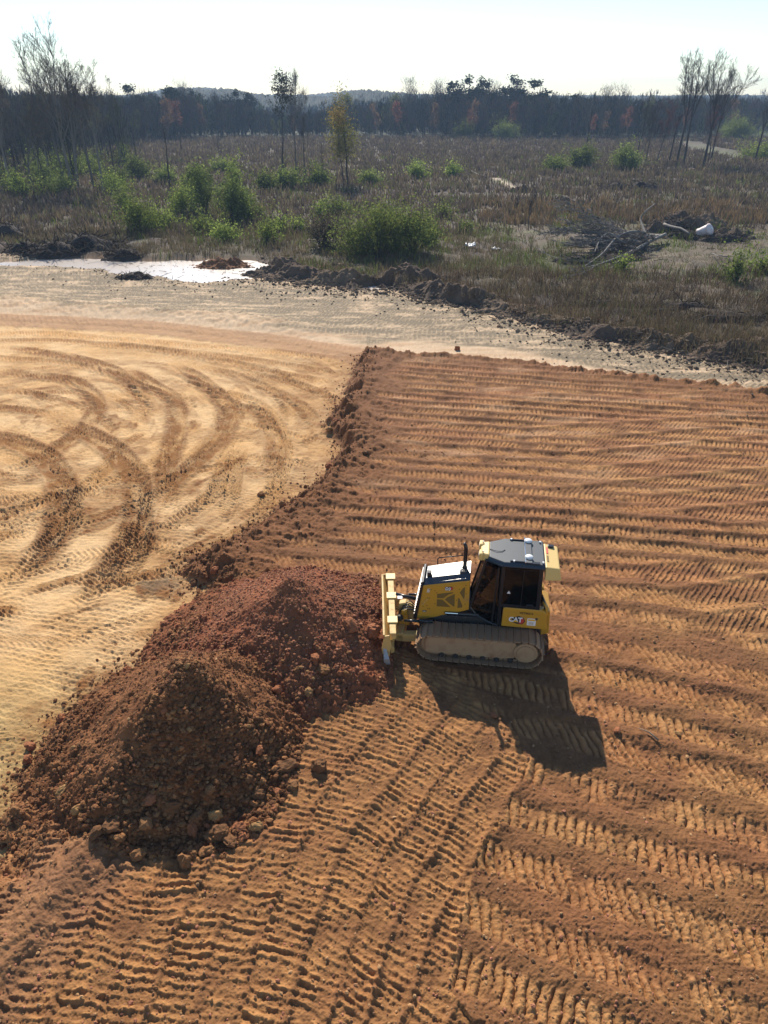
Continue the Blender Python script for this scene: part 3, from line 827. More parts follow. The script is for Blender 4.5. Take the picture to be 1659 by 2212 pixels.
# side frame strip, screens, ribs (left side is the one seen)
for s in YS:
    def sd(P, d0, d1, nm, m, bev=.004, par=dz): return MB().side(P, min(s * d0, s * d1), max(s * d0, s * d1)).build(nm, m, par, bevel=bev)
    sd([(1.70, .80), (1.76, .80), (1.60, 1.93), (1.545, 1.93)], .40, .468, 'corner_strip', M_blk)
    pan = sd([(1.66, .93), (1.52, 1.88), (.42, 2.12), (.40, 1.30), (.64, 1.16), (1.06, 1.02), (1.30, .93)], .44, .464, 'engine_side_panel', M_yel, .006)
    for P in ([(1.17, 1.70), (.75, 1.80), (.76, 1.765), (.86, 1.72), (1.00, 1.58), (1.17, 1.565)],
              [(.71, 1.75), (.70, 1.34), (.735, 1.34), (.96, 1.535), (.90, 1.62)],
              [(1.17, 1.53), (1.02, 1.53), (.80, 1.31), (1.17, 1.30)],
              [(.585, 1.80), (.50, 1.96), (.455, 1.99), (.45, 1.66), (.47, 1.60)],
              [(.62, 1.62), (.585, 1.62), (.49, 1.38), (.505, 1.33), (.62, 1.30)]):
        MB().side(P, min(s * .466, s * .4675), max(s * .466, s * .4675)).build('vent_screen', M_mesh, pan)
    MB().tube([(1.56, s * .472, 1.30), (1.42, s * .472, 1.52)], .012, 6).build('door_latch', M_yel2, pan)
    for (bx_, bz_) in ((1.38, 1.82), (1.33, 1.82), (1.41, 1.55), (1.36, 1.55), (1.52, 1.36), (1.53, 1.26), (1.43, 1.30), (1.40, 1.20), (1.35, 1.20), (1.22, 1.38), (1.23, 1.80), (.66, 1.55), (.60, 1.90), (.44, 2.05), (.42, 1.78), (.43, 1.45), (1.18, 1.74)):
        if s == 1: MB().tube([(bx_, s * .460, bz_), (bx_, s * .474, bz_)], .011, 8).build('bolt', M_dark, pan)
    MB().tube([(1.30, s * .40, 2.01), (.45, s * .40, 2.22)], .012, 6).build('hood_rail', M_wear, dz)
    # lift cylinder beside the hood and yellow push arm
    c = MB().tube([(1.62, s * .60, .86), (1.25, s * .60, .90)], .052, 12); cy_ = c.build('lift_cylinder', M_blk, dz, smooth=True)
    MB().tube([(2.08, s * .60, .83), (1.60, s * .60, .86)], .026, 10).build('cylinder_rod', M_chrome, cy_, smooth=True)
    c = MB().tube([(2.02, s * .60, .835), (1.62, s * .60, .86)], [.03, .045], 12).build('cylinder_sleeve', M_blk, cy_, smooth=True)
    MB().side([(2.26, .22), (2.26, .42), (1.95, .46), (1.1, .56), (1.1, .32), (1.95, .20)], min(s * .52, s * .72), max(s * .52, s * .72)).build('push_arm', M_yel2, dz, bevel=.04)
    MB().tube([(.95, s * .50, 1.13), (.05, s * .50, 1.16)], .032, 8).build('side_rail', M_blk, dz)
    MB().tube([(.93, s * .52, 1.15), (.60, s * .52, 1.16)], .016, 8).build('handrail', M_chrome, dz)
MB().side([(2.24, .20), (2.24, .46), (2.02, .5), (1.98, .20)], -.72, .72).build('cross_beam', M_yel2, dz, bevel=.04)
# centre tower between hood and blade
MB().side([(2.25, .45), (2.22, 1.0), (2.05, 1.05), (1.86, .95), (1.70, .55), (1.75, .45)], -.10, .10).build('blade_tower', M_yel2, dz, bevel=.02)
MB().side([(2.20, .45), (2.12, .92), (1.98, .95), (1.90, .45)], .18, .30).build('tower_bracket', M_yel, dz, bevel=.02)
MB().tube([(2.36, -.32, 1.02), (2.05, -.30, .96), (1.72, -.30, .92)], [.045, .055, .055], 10).build('angle_cylinder', M_blk, dz, smooth=True)
MB().tube([(2.05, -.30, .96), (1.86, -.30, .94)], .03, 10).build('cylinder_rod', M_chrome, dz, smooth=True)
hs = MB()
for k in range(4):
    y_ = .05 + k * .07
    hs.tube([(1.75, y_, .95), (1.92, y_ + .03, 1.12 - .04 * k), (2.08, y_, .98), (2.2, y_ - .1, .75)], .016, 6)
hs.build('hydraulic_hose', M_blk, dz, smooth=True)
MB().tube([(2.10, .30, .70), (2.24, .36, .70)], .09, 14).build('pivot_ball', M_dark, dz, smooth=True)
# --- blade: the near (left) end is swung back a little
bl = empty('blade', (2.62, .08, .06)); bl.parent = dz; bl.rotation_euler = (0, 0, math.radians(9))
ME = MB()
prof = [(.22 * ((z_ / .92 - .45) ** 2) * 2.2 - .08, z_) for z_ in np.linspace(0, .92, 9)]
front = [(x_ + .0, z_) for x_, z_ in prof]; back = [(x_ - .05, z_) for x_, z_ in prof]
ME.side(front + back[::-1], -1.38, 1.38).build('moldboard', M_yel2, bl, bevel=.006)
MB().side([(-.13, .70), (-.11, .93), (-.28, .93), (-.28, .76)], -1.34, 1.34).build('top_beam', M_yel2, bl, bevel=.012)
MB().side([(-.14, .14), (-.14, .36), (-.24, .32), (-.24, .18)], -1.2, 1.2).build('lower_beam', M_yel2, bl, bevel=.012)
MB().side([(.04, -.07), (.06, .12), (-.01, .12), (-.02, -.07)], -1.56, 1.56).build('cutting_edge', M_wear, bl, bevel=.004)
for s in YS:
    MB().side([(.06, -.02), (.10, .52), (.02, .90), (-.10, .92), (-.16, .60), (-.06, .10)], min(s * 1.38, s * 1.42), max(s * 1.38, s * 1.42)).build('end_plate', M_yel2, bl, bevel=.004)
    MB().loft([(.02, s * 1.42, -.06), (.06, s * 1.42, .50), (-.02, s * 1.42, .50), (-.06, s * 1.42, -.06)][::s], [(.03, s * 1.62, -.08), (.05, s * 1.60, .28), (-.10, s * 1.58, .28), (-.16, s * 1.60, -.08)][::s]).build('end_bit', M_wear, bl, bevel=.004)
for y_ in (-1.22, -.30, .78):
    MB().box(-.33, -.06, y_ - .14, y_ + .14, .935, .965).build('top_plate', M_roofy, bl, bevel=.006)
    MB().side([(-.10, .2), (-.10, .93), (-.32, .93), (-.24, .2)], y_ - .12, y_ + .12).build('stiffener', M_yel2, bl, bevel=.01)
MB().box(-.50, -.36, -.32, -.14, .93, .95).build('bracket_plate', M_white, bl, bevel=.01)
MB().side([(-.3, .62), (-.3, .9), (-.48, .92), (-.46, .7)], -.26, -.20).build('mast_bracket', M_yel2, bl, bevel=.006)
MB().loft([(-.28, -.16, .62), (-.28, -.06, .62), (-.28, -.06, .70), (-.28, -.16, .70)], [(-.62, .0, .72), (-.62, .08, .72), (-.62, .08, .78), (-.62, .0, .78)]).build('angle_link', M_roofy, bl, bevel=.006)
# --- exhaust, precleaner, rails on the hood
MB().tube([(.50, .0, 2.24), (.50, 0, 2.30), (.50, 0, 2.34), (.50, 0, 2.88), (.515, 0, 2.97), (.555, 0, 3.03)], [.075, .075, .052, .052, .05, .046], 16).build('exhaust_stack', M_blk, dz, smooth=True)
MB().box(.44, .62, .12, .28, 2.25, 2.33).build('hood_box', M_blk, dz, bevel=.02)
MB().box(1.36, 1.47, .10, .24, 2.05, 2.19).build('work_light', M_blk, dz, bevel=.015)
MB().tube([(1.33, .18, 2.04), (1.42, .18, 2.16)], .02, 6).build('light_bracket', M_dark, dz)
MB().tube([(1.24, -.46, 2.02), (1.24, -.46, 2.20), (1.20, -.46, 2.235), (.58, -.46, 2.36), (.52, -.46, 2.34), (.52, -.46, 2.20)], .016, 8).build('grab_rail', M_blk, dz, smooth=True)
# --- cab: dark posts, tinted panes
cabF, cabM, cabR = (.30, .40), (-.47, .64), (-1.47, .64)
topF, topM, topR = (-.04, .36), (-.47, .61), (-1.45, .61)
ZT = 2.83
def post(p, q, r=.04):
    p = Vector(p); q = Vector(q)
    b = MB(); b.loft([(p.x - r, p.y - r, p.z), (p.x + r, p.y - r, p.z), (p.x + r, p.y + r, p.z), (p.x - r, p.y + r, p.z)], [(q.x - r, q.y - r, q.z), (q.x + r, q.y - r, q.z), (q.x + r, q.y + r, q.z), (q.x - r, q.y + r, q.z)]); return b
def pane(P, nm='window', m=M_glass, th=.008, par=None):
    c = [Vector(p) for p in P]; n = (c[1] - c[0]).cross(c[2] - c[0]).normalized() * th
    return MB().loft([p - n for p in c], [p + n for p in c]).build(nm, m, par or dz)
for s in YS:
    post((cabF[0], s * (cabF[1]), 1.33), (topF[0], s * topF[1], ZT), .032).build('cab_post', M_blk, dz, bevel=.008)
    post((cabM[0], s * (cabM[1] - .045), 1.02), (topM[0], s * (topM[1] - .04), ZT), .05).build('cab_post', M_blk, dz, bevel=.01)
    post((cabR[0] + .04, s * (cabR[1] - .045), 1.55), (topR[0] + .04, s * (topR[1] - .04), ZT), .05).build('cab_post', M_blk, dz, bevel=.01)
    # lower rails
    MB().loft([(cabR[0], s * .64, 1.58), (cabM[0], s * .64, 1.58), (cabM[0], s * .57, 1.58), (cabR[0], s * .57, 1.58)][::s], [(cabR[0], s * .64, 1.68), (cabM[0], s * .64, 1.68), (cabM[0], s * .57, 1.68), (cabR[0], s * .57, 1.68)][::s]).build('window_rail', M_blk, dz, bevel=.01)
    MB().loft([(cabR[0], s * .615, 2.74), (cabM[0], s * .615, 2.74), (cabM[0], s * .55, 2.74), (cabR[0], s * .55, 2.74)][::s], [(cabR[0], s * .61, ZT), (cabM[0], s * .61, ZT), (cabM[0], s * .55, ZT), (cabR[0], s * .55, ZT)][::s]).build('window_rail', M_blk, dz, bevel=.01)
    pw = pane([(-1.44, s * .632, 1.62), (-.50, s * .632, 1.62), (-.50, s * .605, 2.80), (-1.42, s * .605, 2.80)], 'side_window')
    MB().side([(-1.0, 1.66), (-.985, 1.66), (-.985, 2.76), (-1.0, 2.76)], min(s * .63, s * .645), max(s * .63, s * .645)).build('window_divider', M_blk, pw)
    d = empty('door', (0, 0, 0)); d.parent = dz
    c1, c2, c3, c4, c5_, c6 = (.29, s * .415, 1.34), (.10, s * .475, 1.13), (-.30, s * .60, 1.0), (-.45, s * .65, 1.0), (-.45, s * .622, 2.82), (-.03, s * .375, 2.82)
    pane([c1, c2, c3, c4, c5_, c6], 'door_glass', M_glassd, par=d)
    fr = MB()
    for p, q in ((c1, c2), (c2, c3), (c3, c4), (c4, c5_), (c5_, c6), (c6, c1)):
        fr.tube([p, q], .024, 6)
    fr.tube([(-.30, s * .604, 1.05), (-.36, s * .58, 2.75)], .026, 6)
    fr.build('door_frame', M_blk, d)
    MB().side([(.28, 1.36), (.10, 1.15), (-.30, 1.02), (-.42, 1.02), (-.42, 1.42), (-.1, 1.40)], min(s * .30, s * .36), max(s * .30, s * .36)).build('door_lower_panel', M_blk, d)
    MB().box(-1.30, -1.14, min(s * .64, s * .68), max(s * .64, s * .68), 1.66, 1.74).build('window_latch', M_blk, dz, bevel=.008)
    # fender with fuel / battery door
    fe = MB().side([(-.55, .98), (-.56, 1.56), (-.62, 1.585), (-1.56, 1.585), (-1.66, 1.50), (-1.72, .98)], min(s * .46, s * .66), max(s * .46, s * .66)).build('fender', M_yel, dz, bevel=.02)
    MB().side([(-.72, 1.46), (-.70, 1.18), (-.64, 1.04), (-1.55, 1.01), (-1.58, 1.46)], min(s * .655, s * .668), max(s * .655, s * .668)).build('fender_door', M_yel, fe, bevel=.012)
    MB().box(-1.46, -1.40, min(s * .66, s * .675), max(s * .66, s * .675), 1.27, 1.34).build('door_catch', M_dark, fe, bevel=.004)
    if s == 1: FE = fe
pane([(.30, -.38, 1.34), (.30, .38, 1.34), (-.04, .34, 2.82), (-.04, -.34, 2.82)], 'windscreen', M_glassd)
pane([(-1.47, -.58, 1.66), (-1.47, .58, 1.66), (-1.45, .56, 2.80), (-1.45, -.56, 2.80)], 'rear_window')
MB().box(.24, .33, -.42, .42, 1.20, 1.36).build('cowl', M_blk, dz, bevel=.01)
MB().plan([(.26, -.40), (.26, .40), (-.47, .58), (-1.45, .58), (-1.45, -.58), (-.47, -.58)], 1.02, 1.10).build('cab_floor', M_dark, dz)
st = MB().box(-1.05, -.52, -.26, .26, 1.40, 1.55).box(-1.12, -.98, -.25, .25, 1.5, 2.15).build('operator_seat', M_seat, dz, bevel=.05)
MB().box(-1.0, -.55, .32, .46, 1.40, 1.72).build('armrest', M_seat, dz, bevel=.04)
MB().box(-1.0, -.55, -.46, -.32, 1.40, 1.72).build('armrest', M_seat, dz, bevel=.04)
MB().box(.02, .20, -.33, .33, 1.3, 1.62).build('dashboard', M_dark, dz, bevel=.03)
MB().plan([(-1.45, -.56), (-1.45, .56), (-1.2, .56), (-1.2, -.56)], 1.1, 1.62).build('rear_shelf', M_dark, dz)
# roof
MB().loft([(-.06, -.40, 2.83), (-.06, .40, 2.83), (-.48, .65, 2.83), (-1.50, .65, 2.83), (-1.50, -.65, 2.83), (-.48, -.65, 2.83)],
          [(-.10, -.35, 2.92), (-.10, .35, 2.92), (-.50, .57, 2.92), (-1.48, .57, 2.92), (-1.48, -.57, 2.92), (-.50, -.57, 2.92)]).build('roof', M_roof, dz, bevel=.02)
MB().tube([(-.10, .02, 2.93), (-.28, .12, 2.945), (-.42, .10, 2.935), (-.50, .0, 2.93)], .008, 5).build('antenna_cable', M_blk, dz)
ab = MB().box(-1.17, -1.01, -.60, .60, 2.93, 2.975).build('antenna_bar', M_roof, dz, bevel=.01)
MB().tube([(-1.0, -.60, 2.985), (-1.0, .62, 2.985)], .012, 6).build('bar_edge', M_chrome, ab)
MB().box(-1.36, -1.00, .50, .60, 2.925, 2.955).box(-1.20, -.62, .50, .54, 2.925, 2.95).box(-1.20, -.62, -.54, -.50, 2.925, 2.95).build('bar_mount', M_blk, dz, bevel=.008)
for y_ in (-.42, .36):
    a_ = []
    dome_ = MB().tube([(-1.09, y_, 2.975), (-1.09, y_, 3.0), (-1.09, y_, 3.02), (-1.09, y_, 3.035), (-1.09, y_, 3.04)], [.105, .105, .09, .055, .01], 24).build('receiver_dome', M_white, dz, smooth=True)
for (x_, y_) in ((-.72, .52), (-.66, -.52), (-1.44, .50), (-1.40, -.48)):
    MB().tube([(x_, y_, 2.93), (x_, y_, 2.965)], .028, 10).build('bolt', M_white, dz)
# lamp housing on the front of the roof, air unit at the back
lh = MB().loft([(-.10, -.36, 2.76), (-.10, .36, 2.76), (.13, .32, 2.76), (.13, -.32, 2.76)], [(-.11, -.33, 2.96), (-.11, .33, 2.96), (.12, .29, 2.94), (.12, -.29, 2.94)]).build('lamp_housing', M_roofy, dz, bevel=.035)
for y_ in (-.23, .23):
    MB().box(.05, .16, y_ - .12, y_ + .12, 2.76, 2.975).build('lamp_pod', M_roofy, lh, bevel=.035)
    MB().box(.158, .165, y_ - .08, y_ + .08, 2.79, 2.91).build('lamp_lens', M_white, lh)
    MB().tube([(.06, y_, 2.97), (.06, y_, 3.0)], .022, 8).build('bolt', M_wear, lh)
ac = MB().loft([(-1.52, -.60, 2.50), (-1.52, .66, 2.50), (-1.93, .60, 2.50), (-1.93, -.56, 2.50)], [(-1.50, -.58, 2.86), (-1.50, .58, 2.86), (-1.86, .55, 2.82), (-1.86, -.53, 2.82)]).build('air_unit', M_roofy, dz, bevel=.03)
MB().box(-1.60, -1.555, .02, .30, 2.845, 2.862).build('vent_slot', M_mesh, ac)
MB().box(-1.60, -1.555, -.38, -.08, 2.848, 2.864).build('vent_slot', M_red, ac)
MB().box(-1.76, -1.60, -.50, -.38, 2.85, 2.89).build('camera_box', M_blk, ac, bevel=.015)
# rear: hoses, mirror, counterweight
MB().side([(-1.60, .62), (-1.60, 1.5), (-1.78, 1.40), (-1.82, .70)], -.44, .44).build('rear_frame', M_yel, dz, bevel=.02)
MB().tube([(-1.55, .50, 1.75), (-1.66, .56, 1.62), (-1.68, .56, 1.40), (-1.62, .52, 1.25)], .035, 8).build('rear_hose', M_yel, dz, smooth=True)
MB().tube([(-1.52, .42, 1.9), (-1.60, .5, 1.72), (-1.64, .52, 1.5)], .025, 8).build('rear_hose', M_blk, dz, smooth=True)
# stickers and writing on the left side
LS = .4690
MB().side([(.955, 1.835), (.975, 1.94), (.80, 1.97), (.755, 1.93), (.775, 1.865), (.82, 1.85)], .4655, .4670).build('decal_backing', M_letb, dz)
MB().side([(.83, 1.86), (.815, 1.95), (.775, 1.945), (.76, 1.91), (.785, 1.87)], .4672, .4680).build('red_accent', M_red, dz)
text('D3', 'model_lettering', M_letw, dz, .965, LS, 1.85, .125, bold=.005, shear=.1, scale_x=.9)
MB().side([(1.45, 1.72), (1.43, 1.84), (1.36, 1.855), (1.375, 1.73)], .4655, .4670).build('sticker', M_sticker, dz)
MB().side([(1.55, 1.075), (1.54, 1.13), (1.435, 1.14), (1.44, 1.085)], .4655, .4670).build('decal_backing', M_letb, dz)
text('LGP', 'model_lettering', M_letw, dz, 1.535, LS, 1.09, .048, bold=.001, scale_x=.9)
text('XKY06216', 'serial_lettering', M_letb, dz, -.985, .6695, 1.43, .085, bold=.0015, scale_x=.92)
MB().side([(-.80, 1.155), (-.80, 1.29), (-.98, 1.36), (-1.10, 1.31), (-1.155, 1.20), (-1.09, 1.10), (-.95, 1.10)], .6683, .6690).build('decal_backing', M_letb, dz)
MB().side([(-.99, 1.115), (-1.00, 1.30), (-1.09, 1.29), (-1.135, 1.20), (-1.08, 1.12)], .6692, .6698).build('red_accent', M_red, dz)
text('CAT', 'logo_lettering', M_letw, dz, -.725, .6715, 1.17, .20, bold=.009, scale_x=.88)
MB().side([(-.83, 1.165), (-.985, 1.165), (-.905, 1.235)], .6725, .6745).build('yellow_accent', M_tri, dz)
MB().side([(-1.20, 1.085), (-1.20, 1.31), (-1.42, 1.31), (-1.42, 1.085)], .6683, .6695).build('sticker', M_letw, dz)
MB().box(-1.40, -1.22, .6696, .6702, 1.235, 1.285).build('sticker_picture', M_tri, dz)
MB().box(-1.37, -1.24, .6696, .6702, 1.11, 1.20).build('sticker_text', M_sticker, dz)
MB().box(-.70, -.62, .641, .643, 2.02, 2.05).side([(-.63, 2.05), (-.66, 2.11), (-.69, 2.05)], .641, .643).build('window_sticker', M_letw, dz)
# ------------------------------------------------------------------ DUMPED HEAPS
M_pile = soil_mat('heap_soil', detail=22, bump=.6, dist=.03, var=.28)
def heap(name, label, ridges, slopes, x0, x1, y0, y1, step, ca, cb, cat='dirt heap', lumpy=1.0, base=-.25, group=None):
    xs = np.arange(x0, x1, step); ys = np.arange(y0, y1, step)
    X, Y = np.meshgrid(xs, ys); x = X.ravel(); y = Y.ravel()
    wx = x + .14 * fbm(x, y, 3, 1.6); wy = y + .14 * fbm(x + 40, y, 3, 1.6)
    h = np.full(x.shape, -9.)
    for R, (sl, sr) in zip(ridges, slopes):
        # slopes differ to the left and right of the crest
        cxr = np.interp(y, [p[1] for p in sorted(R, key=lambda q: q[1])], [p[0] for p in sorted(R, key=lambda q: q[1])])
        k = sstep(-.5, .5, x - cxr); s_ = sl * (1 - k) + sr * k
        best = np.full(x.shape, -9.)
        for (ax, ay, az), (bx, by, bz) in zip(R[:-1], R[1:]):
            ex, ey = bx - ax, by - ay; L2 = ex * ex + ey * ey + 1e-9
            t = np.clip(((wx - ax) * ex + (wy - ay) * ey) / L2, 0, 1)
            d = np.hypot(wx - ax - t * ex, wy - ay - t * ey)
            best = np.maximum(best, az + (bz - az) * t - s_ * (np.sqrt(d * d + .012) - .11))
        h = np.maximum(h, best)
    foot = sstep(1.3, .1, h)
    lump = (bill(x, y, 2.3) * .10 + bill(x + 7, y, 5.1) * .09 + bill(x, y + 3, 10.5) * .07 + bill(x, y, 21.) * .035) * lumpy
    right = sstep(-.2, .5, h * 0 + fbm(x, y, 2, .8))
    g = gh(x, y)
    fines = sstep(.15, -.45, fbm(x, y, 2, .6) + .35 * np.sign(x - cxr)) * (1 - foot * .6)
    z = h + lump * (.38 + .95 * foot) * (1 - .8 * fines) - .05 + .06 * fbm(x, y, 3, 1.1)
    # runnels on the slip faces
    z += -.05 * sstep(.1, .35, fbm(x * 2.2, y * .5, 2, .9)) * (h > .4)
    keep = z > g - .12
    z = np.maximum(z, g - .3)
    wet = sstep(-.3, .35, fbm(x, y, 3, .7))[:, None]
    C = np.array(ca) * (1 - wet) + np.array(cb) * wet
    C = C * (1 + .22 * fbm(x, y, 3, 3.0))[:, None]
    nx, ny = len(xs), len(ys)
    idx = np.arange(nx * ny).reshape(ny, nx)
    F = np.column_stack([idx[:-1, :-1].ravel(), idx[:-1, 1:].ravel(), idx[1:, 1:].ravel(), idx[1:, :-1].ravel()])
    F = F[keep[F].any(axis=1)]
    used_ = np.unique(F); mp = np.full(nx * ny, -1); mp[used_] = np.arange(len(used_))
    V = np.column_stack([x, y, z])[used_]
    cx_, cy_ = V[:, 0].mean(), V[:, 1].mean()
    V[:, 0] -= cx_; V[:, 1] -= cy_
    o = link(name, mesh_np(name, V, mp[F], C[used_], smooth=True), M_pile)
    o.location = (cx_, cy_, 0)
    tag(o, label, cat, group)
    grid = np.where(keep, z, -9).reshape(ny, nx)
    def hf(a, b):
        i = np.clip(((np.asarray(a) - x0) / step).astype(int), 0, nx - 1); j = np.clip(((np.asarray(b) - y0) / step).astype(int), 0, ny - 1)
        return grid[j, i]
    hf.box = (x0, x1, y0, y1)
    return hf
HA = heap('dirt_heap', 'large dark brown dirt heap dumped nearest the camera, clods down its near face', [RID_A, RID_A2], [(.76, 1.0), (.76, .95)], -9.2, -.8, 8.2, 15.6, .022, (.165, .064, .023), (.23, .098, .038))
HB = heap('dirt_heap', 'reddish dirt heap in front of the bulldozer blade', [RID_B, RID_B2], [(.60, .74), (.55, .6)], -6.8, .25, 12.6, 19.2, .022, (.25, .085, .036), (.22, .085, .036), lumpy=.9)
HEAPS = [HA, HB]
def top(x, y):
    z = gh(x, y)
    for h in HEAPS:
        x0, x1, y0, y1 = h.box
        m = (x > x0) & (x < x1) & (y > y0) & (y < y1)
        z = np.where(m, np.maximum(z, h(x, y)), z)
    return z

# ------------------------------------------------------------------ CLODS AND STONES
def ico(sub):
    import bmesh
    bm = bmesh.new(); bmesh.ops.create_icosphere(bm, subdivisions=sub, radius=1.0)
    v = np.array([p.co[:] for p in bm.verts]); f = np.array([[q.index for q in p.verts] for p in bm.faces]); bm.free(); return v, f
def rock(seed, sub=3, rough_=.3):
    v, f = ico(sub); r = np.random.default_rng(seed)
    # cut by random planes, then roughened: an angular lump
    for k in range(9):
        d = r.normal(size=3); d /= np.linalg.norm(d); c = r.uniform(.55, .92)
        e = v @ d - c
        v = v - np.where(e > 0, e, 0)[:, None] * d * .8
    o = r.uniform(0, 50)
    nz = np.array([mnoise.noise(Vector((p[0] * 2.6 + o, p[1] * 2.6, p[2] * 2.6))) for p in v])
    nz2 = np.array([mnoise.noise(Vector((p[0] * 7 + o, p[1] * 7, p[2] * 7))) for p in v])
    v = v * (1 + rough_ * nz + .17 * nz2)[:, None] * np.array([1, r.uniform(.7, 1), r.uniform(.6, .9)])
    return v, f
M_clods = [soil_mat('clod_dark', 30, .5, .02, base=(.18, .085, .036)), soil_mat('clod_red', 30, .5, .02, base=(.30, .115, .05)),
           soil_mat('clod_tan', 30, .5, .02, base=(.34, .19, .075)), soil_mat('clod_brown', 30, .5, .02, base=(.25, .12, .048))]
PROTO = []
for k in range(10):
    v, f = rock(100 + k); me = mesh_np('dirt_clod', v, f, smooth=False); PROTO.append(me)
PM = {}
def clod(x, y, size, mi, label, group=None, k=None, z=None, cat='dirt clod', name='dirt_clod', stretch=(1, 1, 1), seat=.35):
    k = random.randrange(10) if k is None else k
    if (k, mi) not in PM:
        me = PROTO[k].copy(); me.materials.clear(); me.materials.append(M_clods[mi]); PM[(k, mi)] = me
    o = bpy.data.objects.new(name, PM[(k, mi)]); COL.objects.link(o)
    zz = float(top(np.array([x]), np.array([y]))[0]) if z is None else z
    o.location = (x, y, zz + size * seat); o.scale = (size * stretch[0], size * stretch[1], size * stretch[2])
    o.rotation_euler = (random.uniform(-.5, .5), random.uniform(-.5, .5), random.uniform(0, 6.28))
    tag(o, label, cat, group); return o
def P(px, py, z=0.0): return G(px, py, z)
special = [
 ((690,1660,0), .21, 0, 'dark upright clod standing alone on the tracked soil right of the nearest heap', (.9,.9,1.3)),
 ((400,1865,0), .19, 3, 'brown upright clod standing alone just below the nearest heap', (.8,.8,1.25)),
 ((300,1850,0), .16, 3, 'rounded brown clod at the very foot of the nearest heap, left of the upright one', (1.1,1,.9)),
 ((478,1808,0), .26, 0, 'largest dark boulder at the right foot of the nearest heap', (1,1,1)),
 ((465,1764,.15), .24, 2, 'tan boulder resting just above the largest dark boulder', (.9,1,1)),
 ((555,1790,0), .17, 2, 'bright tan clod at the right end of the nearest heap foot', (1,.9,.9)),
 ((215,1820,0), .24, 0, 'blackish boulder at the left end of the nearest heap foot', (1.2,1,.8)),
 ((250,1810,0), .18, 0, 'dark squat clod second from the left end of the nearest heap foot', (1,1,.8)),
 ((370,1750,.35), .26, 1, 'reddish half buried boulder low on the near face of the nearest heap', (1.3,.8,.9)),
 ((555,1690,.5), .24, 1, 'reddish boulder on the right flank of the nearest heap', (1,.8,1)),
 ((615,1640,.4), .32, 0, 'broad dark boulder bulging from the right edge of the nearest heap', (1.2,.9,.8)),
 ((135,1712,.2), .15, 2, 'tan clod on the lower left slope of the nearest heap', (1.2,.9,.9)),
 ((45,1778,SAND_Z), .14, 3, 'brown clod lying alone on pale sand at the left picture edge', (1,1,1)),
 ((805,1403,.05), .27, 1, 'large red boulder leaning against the near end of the blade', (.9,.9,1.25)),
 ((758,1392,.35), .23, 1, 'red boulder on the slope just left of the blade', (1.1,.9,1)),
 ((702,1478,.15), .18, 3, 'brown clod at the near foot of the red heap', (1,1,.9)),
 ((682,1455,.3), .18, 1, 'salmon coloured clod on the near foot of the red heap', (1,.8,1)),
 ((1065,1547,0), .11, 1, 'small red clod at the left edge of the bulldozer shadow', (1,1,.9)),
 ((1332,1585,0), .09, 1, 'small flat clod right of the bulldozer shadow', (1.2,1,.6)),
 ((565,1072,SAND_Z), .17, 3, 'brown clod alone on the tyre tracks left of the fill edge', (1,1,.9)),
 ((987,757,SAND_Z), .26, 1, 'reddish block standing alone on pale ground beyond the fill', (.8,.8,1.2)),
 ((789,985,0), .20, 0, 'dark clod on the rim of the fill beside the tracked rows', (1,1,.9)),
 ((413,1191,SAND_Z), .08, 3, 'small clod off the tip of the fill on the sand', (1,1,1)),
 ((385,1206,SAND_Z), .07, 3, 'tiny clod farthest out on the sand by the fill tip', (1,1,1)),
 ((1465,1585,0), .08, 2, 'pale pebble on the smooth band right of the shadow', (1.3,1,.6)),
]
for (px, py, z), sz, mi, lab, st in special:
    x, y = P(px, py, z)
    if px < 660 and py > 1600 and sz > .2: sz *= .72
    clod(x, y, sz, 0 if (mi == 1 and px < 660) else mi, lab.replace('reddish', 'dark') if (mi == 1 and px < 660) else lab, None, stretch=st)
def in_px_poly(x, y, P_): return in_poly(np.array([x]), np.array([y]), P_)[0]
def scatter(n, poly, smin, smax, mi_w, label, group, seat=.3, power=3.0):
    lo = poly.min(0); hi = poly.max(0); c = 0
    while c < n:
        x = random.uniform(lo[0], hi[0]); y = random.uniform(lo[1], hi[1])
        if not in_px_poly(x, y, poly): continue
        sz = smin + (smax - smin) * random.random() ** power
        zt = float(top(np.array([x]), np.array([y]))[0])
        if zt > .55 and sz > .09: sz *= .55
        mi_ = random.choices(range(4), mi_w)[0]
        clod(x, y, sz, mi_, ('small ' if sz < .085 else '') + ['dark ', 'reddish ', 'tan ', 'brown '][mi_] + label, group, seat=seat, stretch=(random.uniform(.9, 1.2), random.uniform(.8, 1.1), random.uniform(.75, 1.05))); c += 1
footA = poly_w([(190,1830),(170,1770),(300,1690),(390,1560),(540,1600),(650,1600),(640,1680),(570,1790),(480,1835),(330,1850)], .1)
scatter(125, footA, .055, .17, (5, 2, .6, 3), 'clod on the near face of the nearest heap', 'clods on the near face of the nearest heap', power=2.2)
footB = poly_w([(560,1440),(640,1400),(780,1370),(790,1430),(740,1490),(650,1530),(600,1520)], .2)
scatter(55, footB, .05, .15, (2, 4, 1, 3), 'clod at the near foot of the red heap', 'clods at the foot of the red heap', power=2.2)
faceB = poly_w([(600,1270),(700,1230),(800,1290),(800,1380),(650,1400),(610,1350)], 1.0)
scatter(20, faceB, .04, .10, (1, 4, 0, 2), 'clod on the right slope of the red heap', 'clods on the upper slope of the red heap')
tw = smooth_path(toe_w, 3)
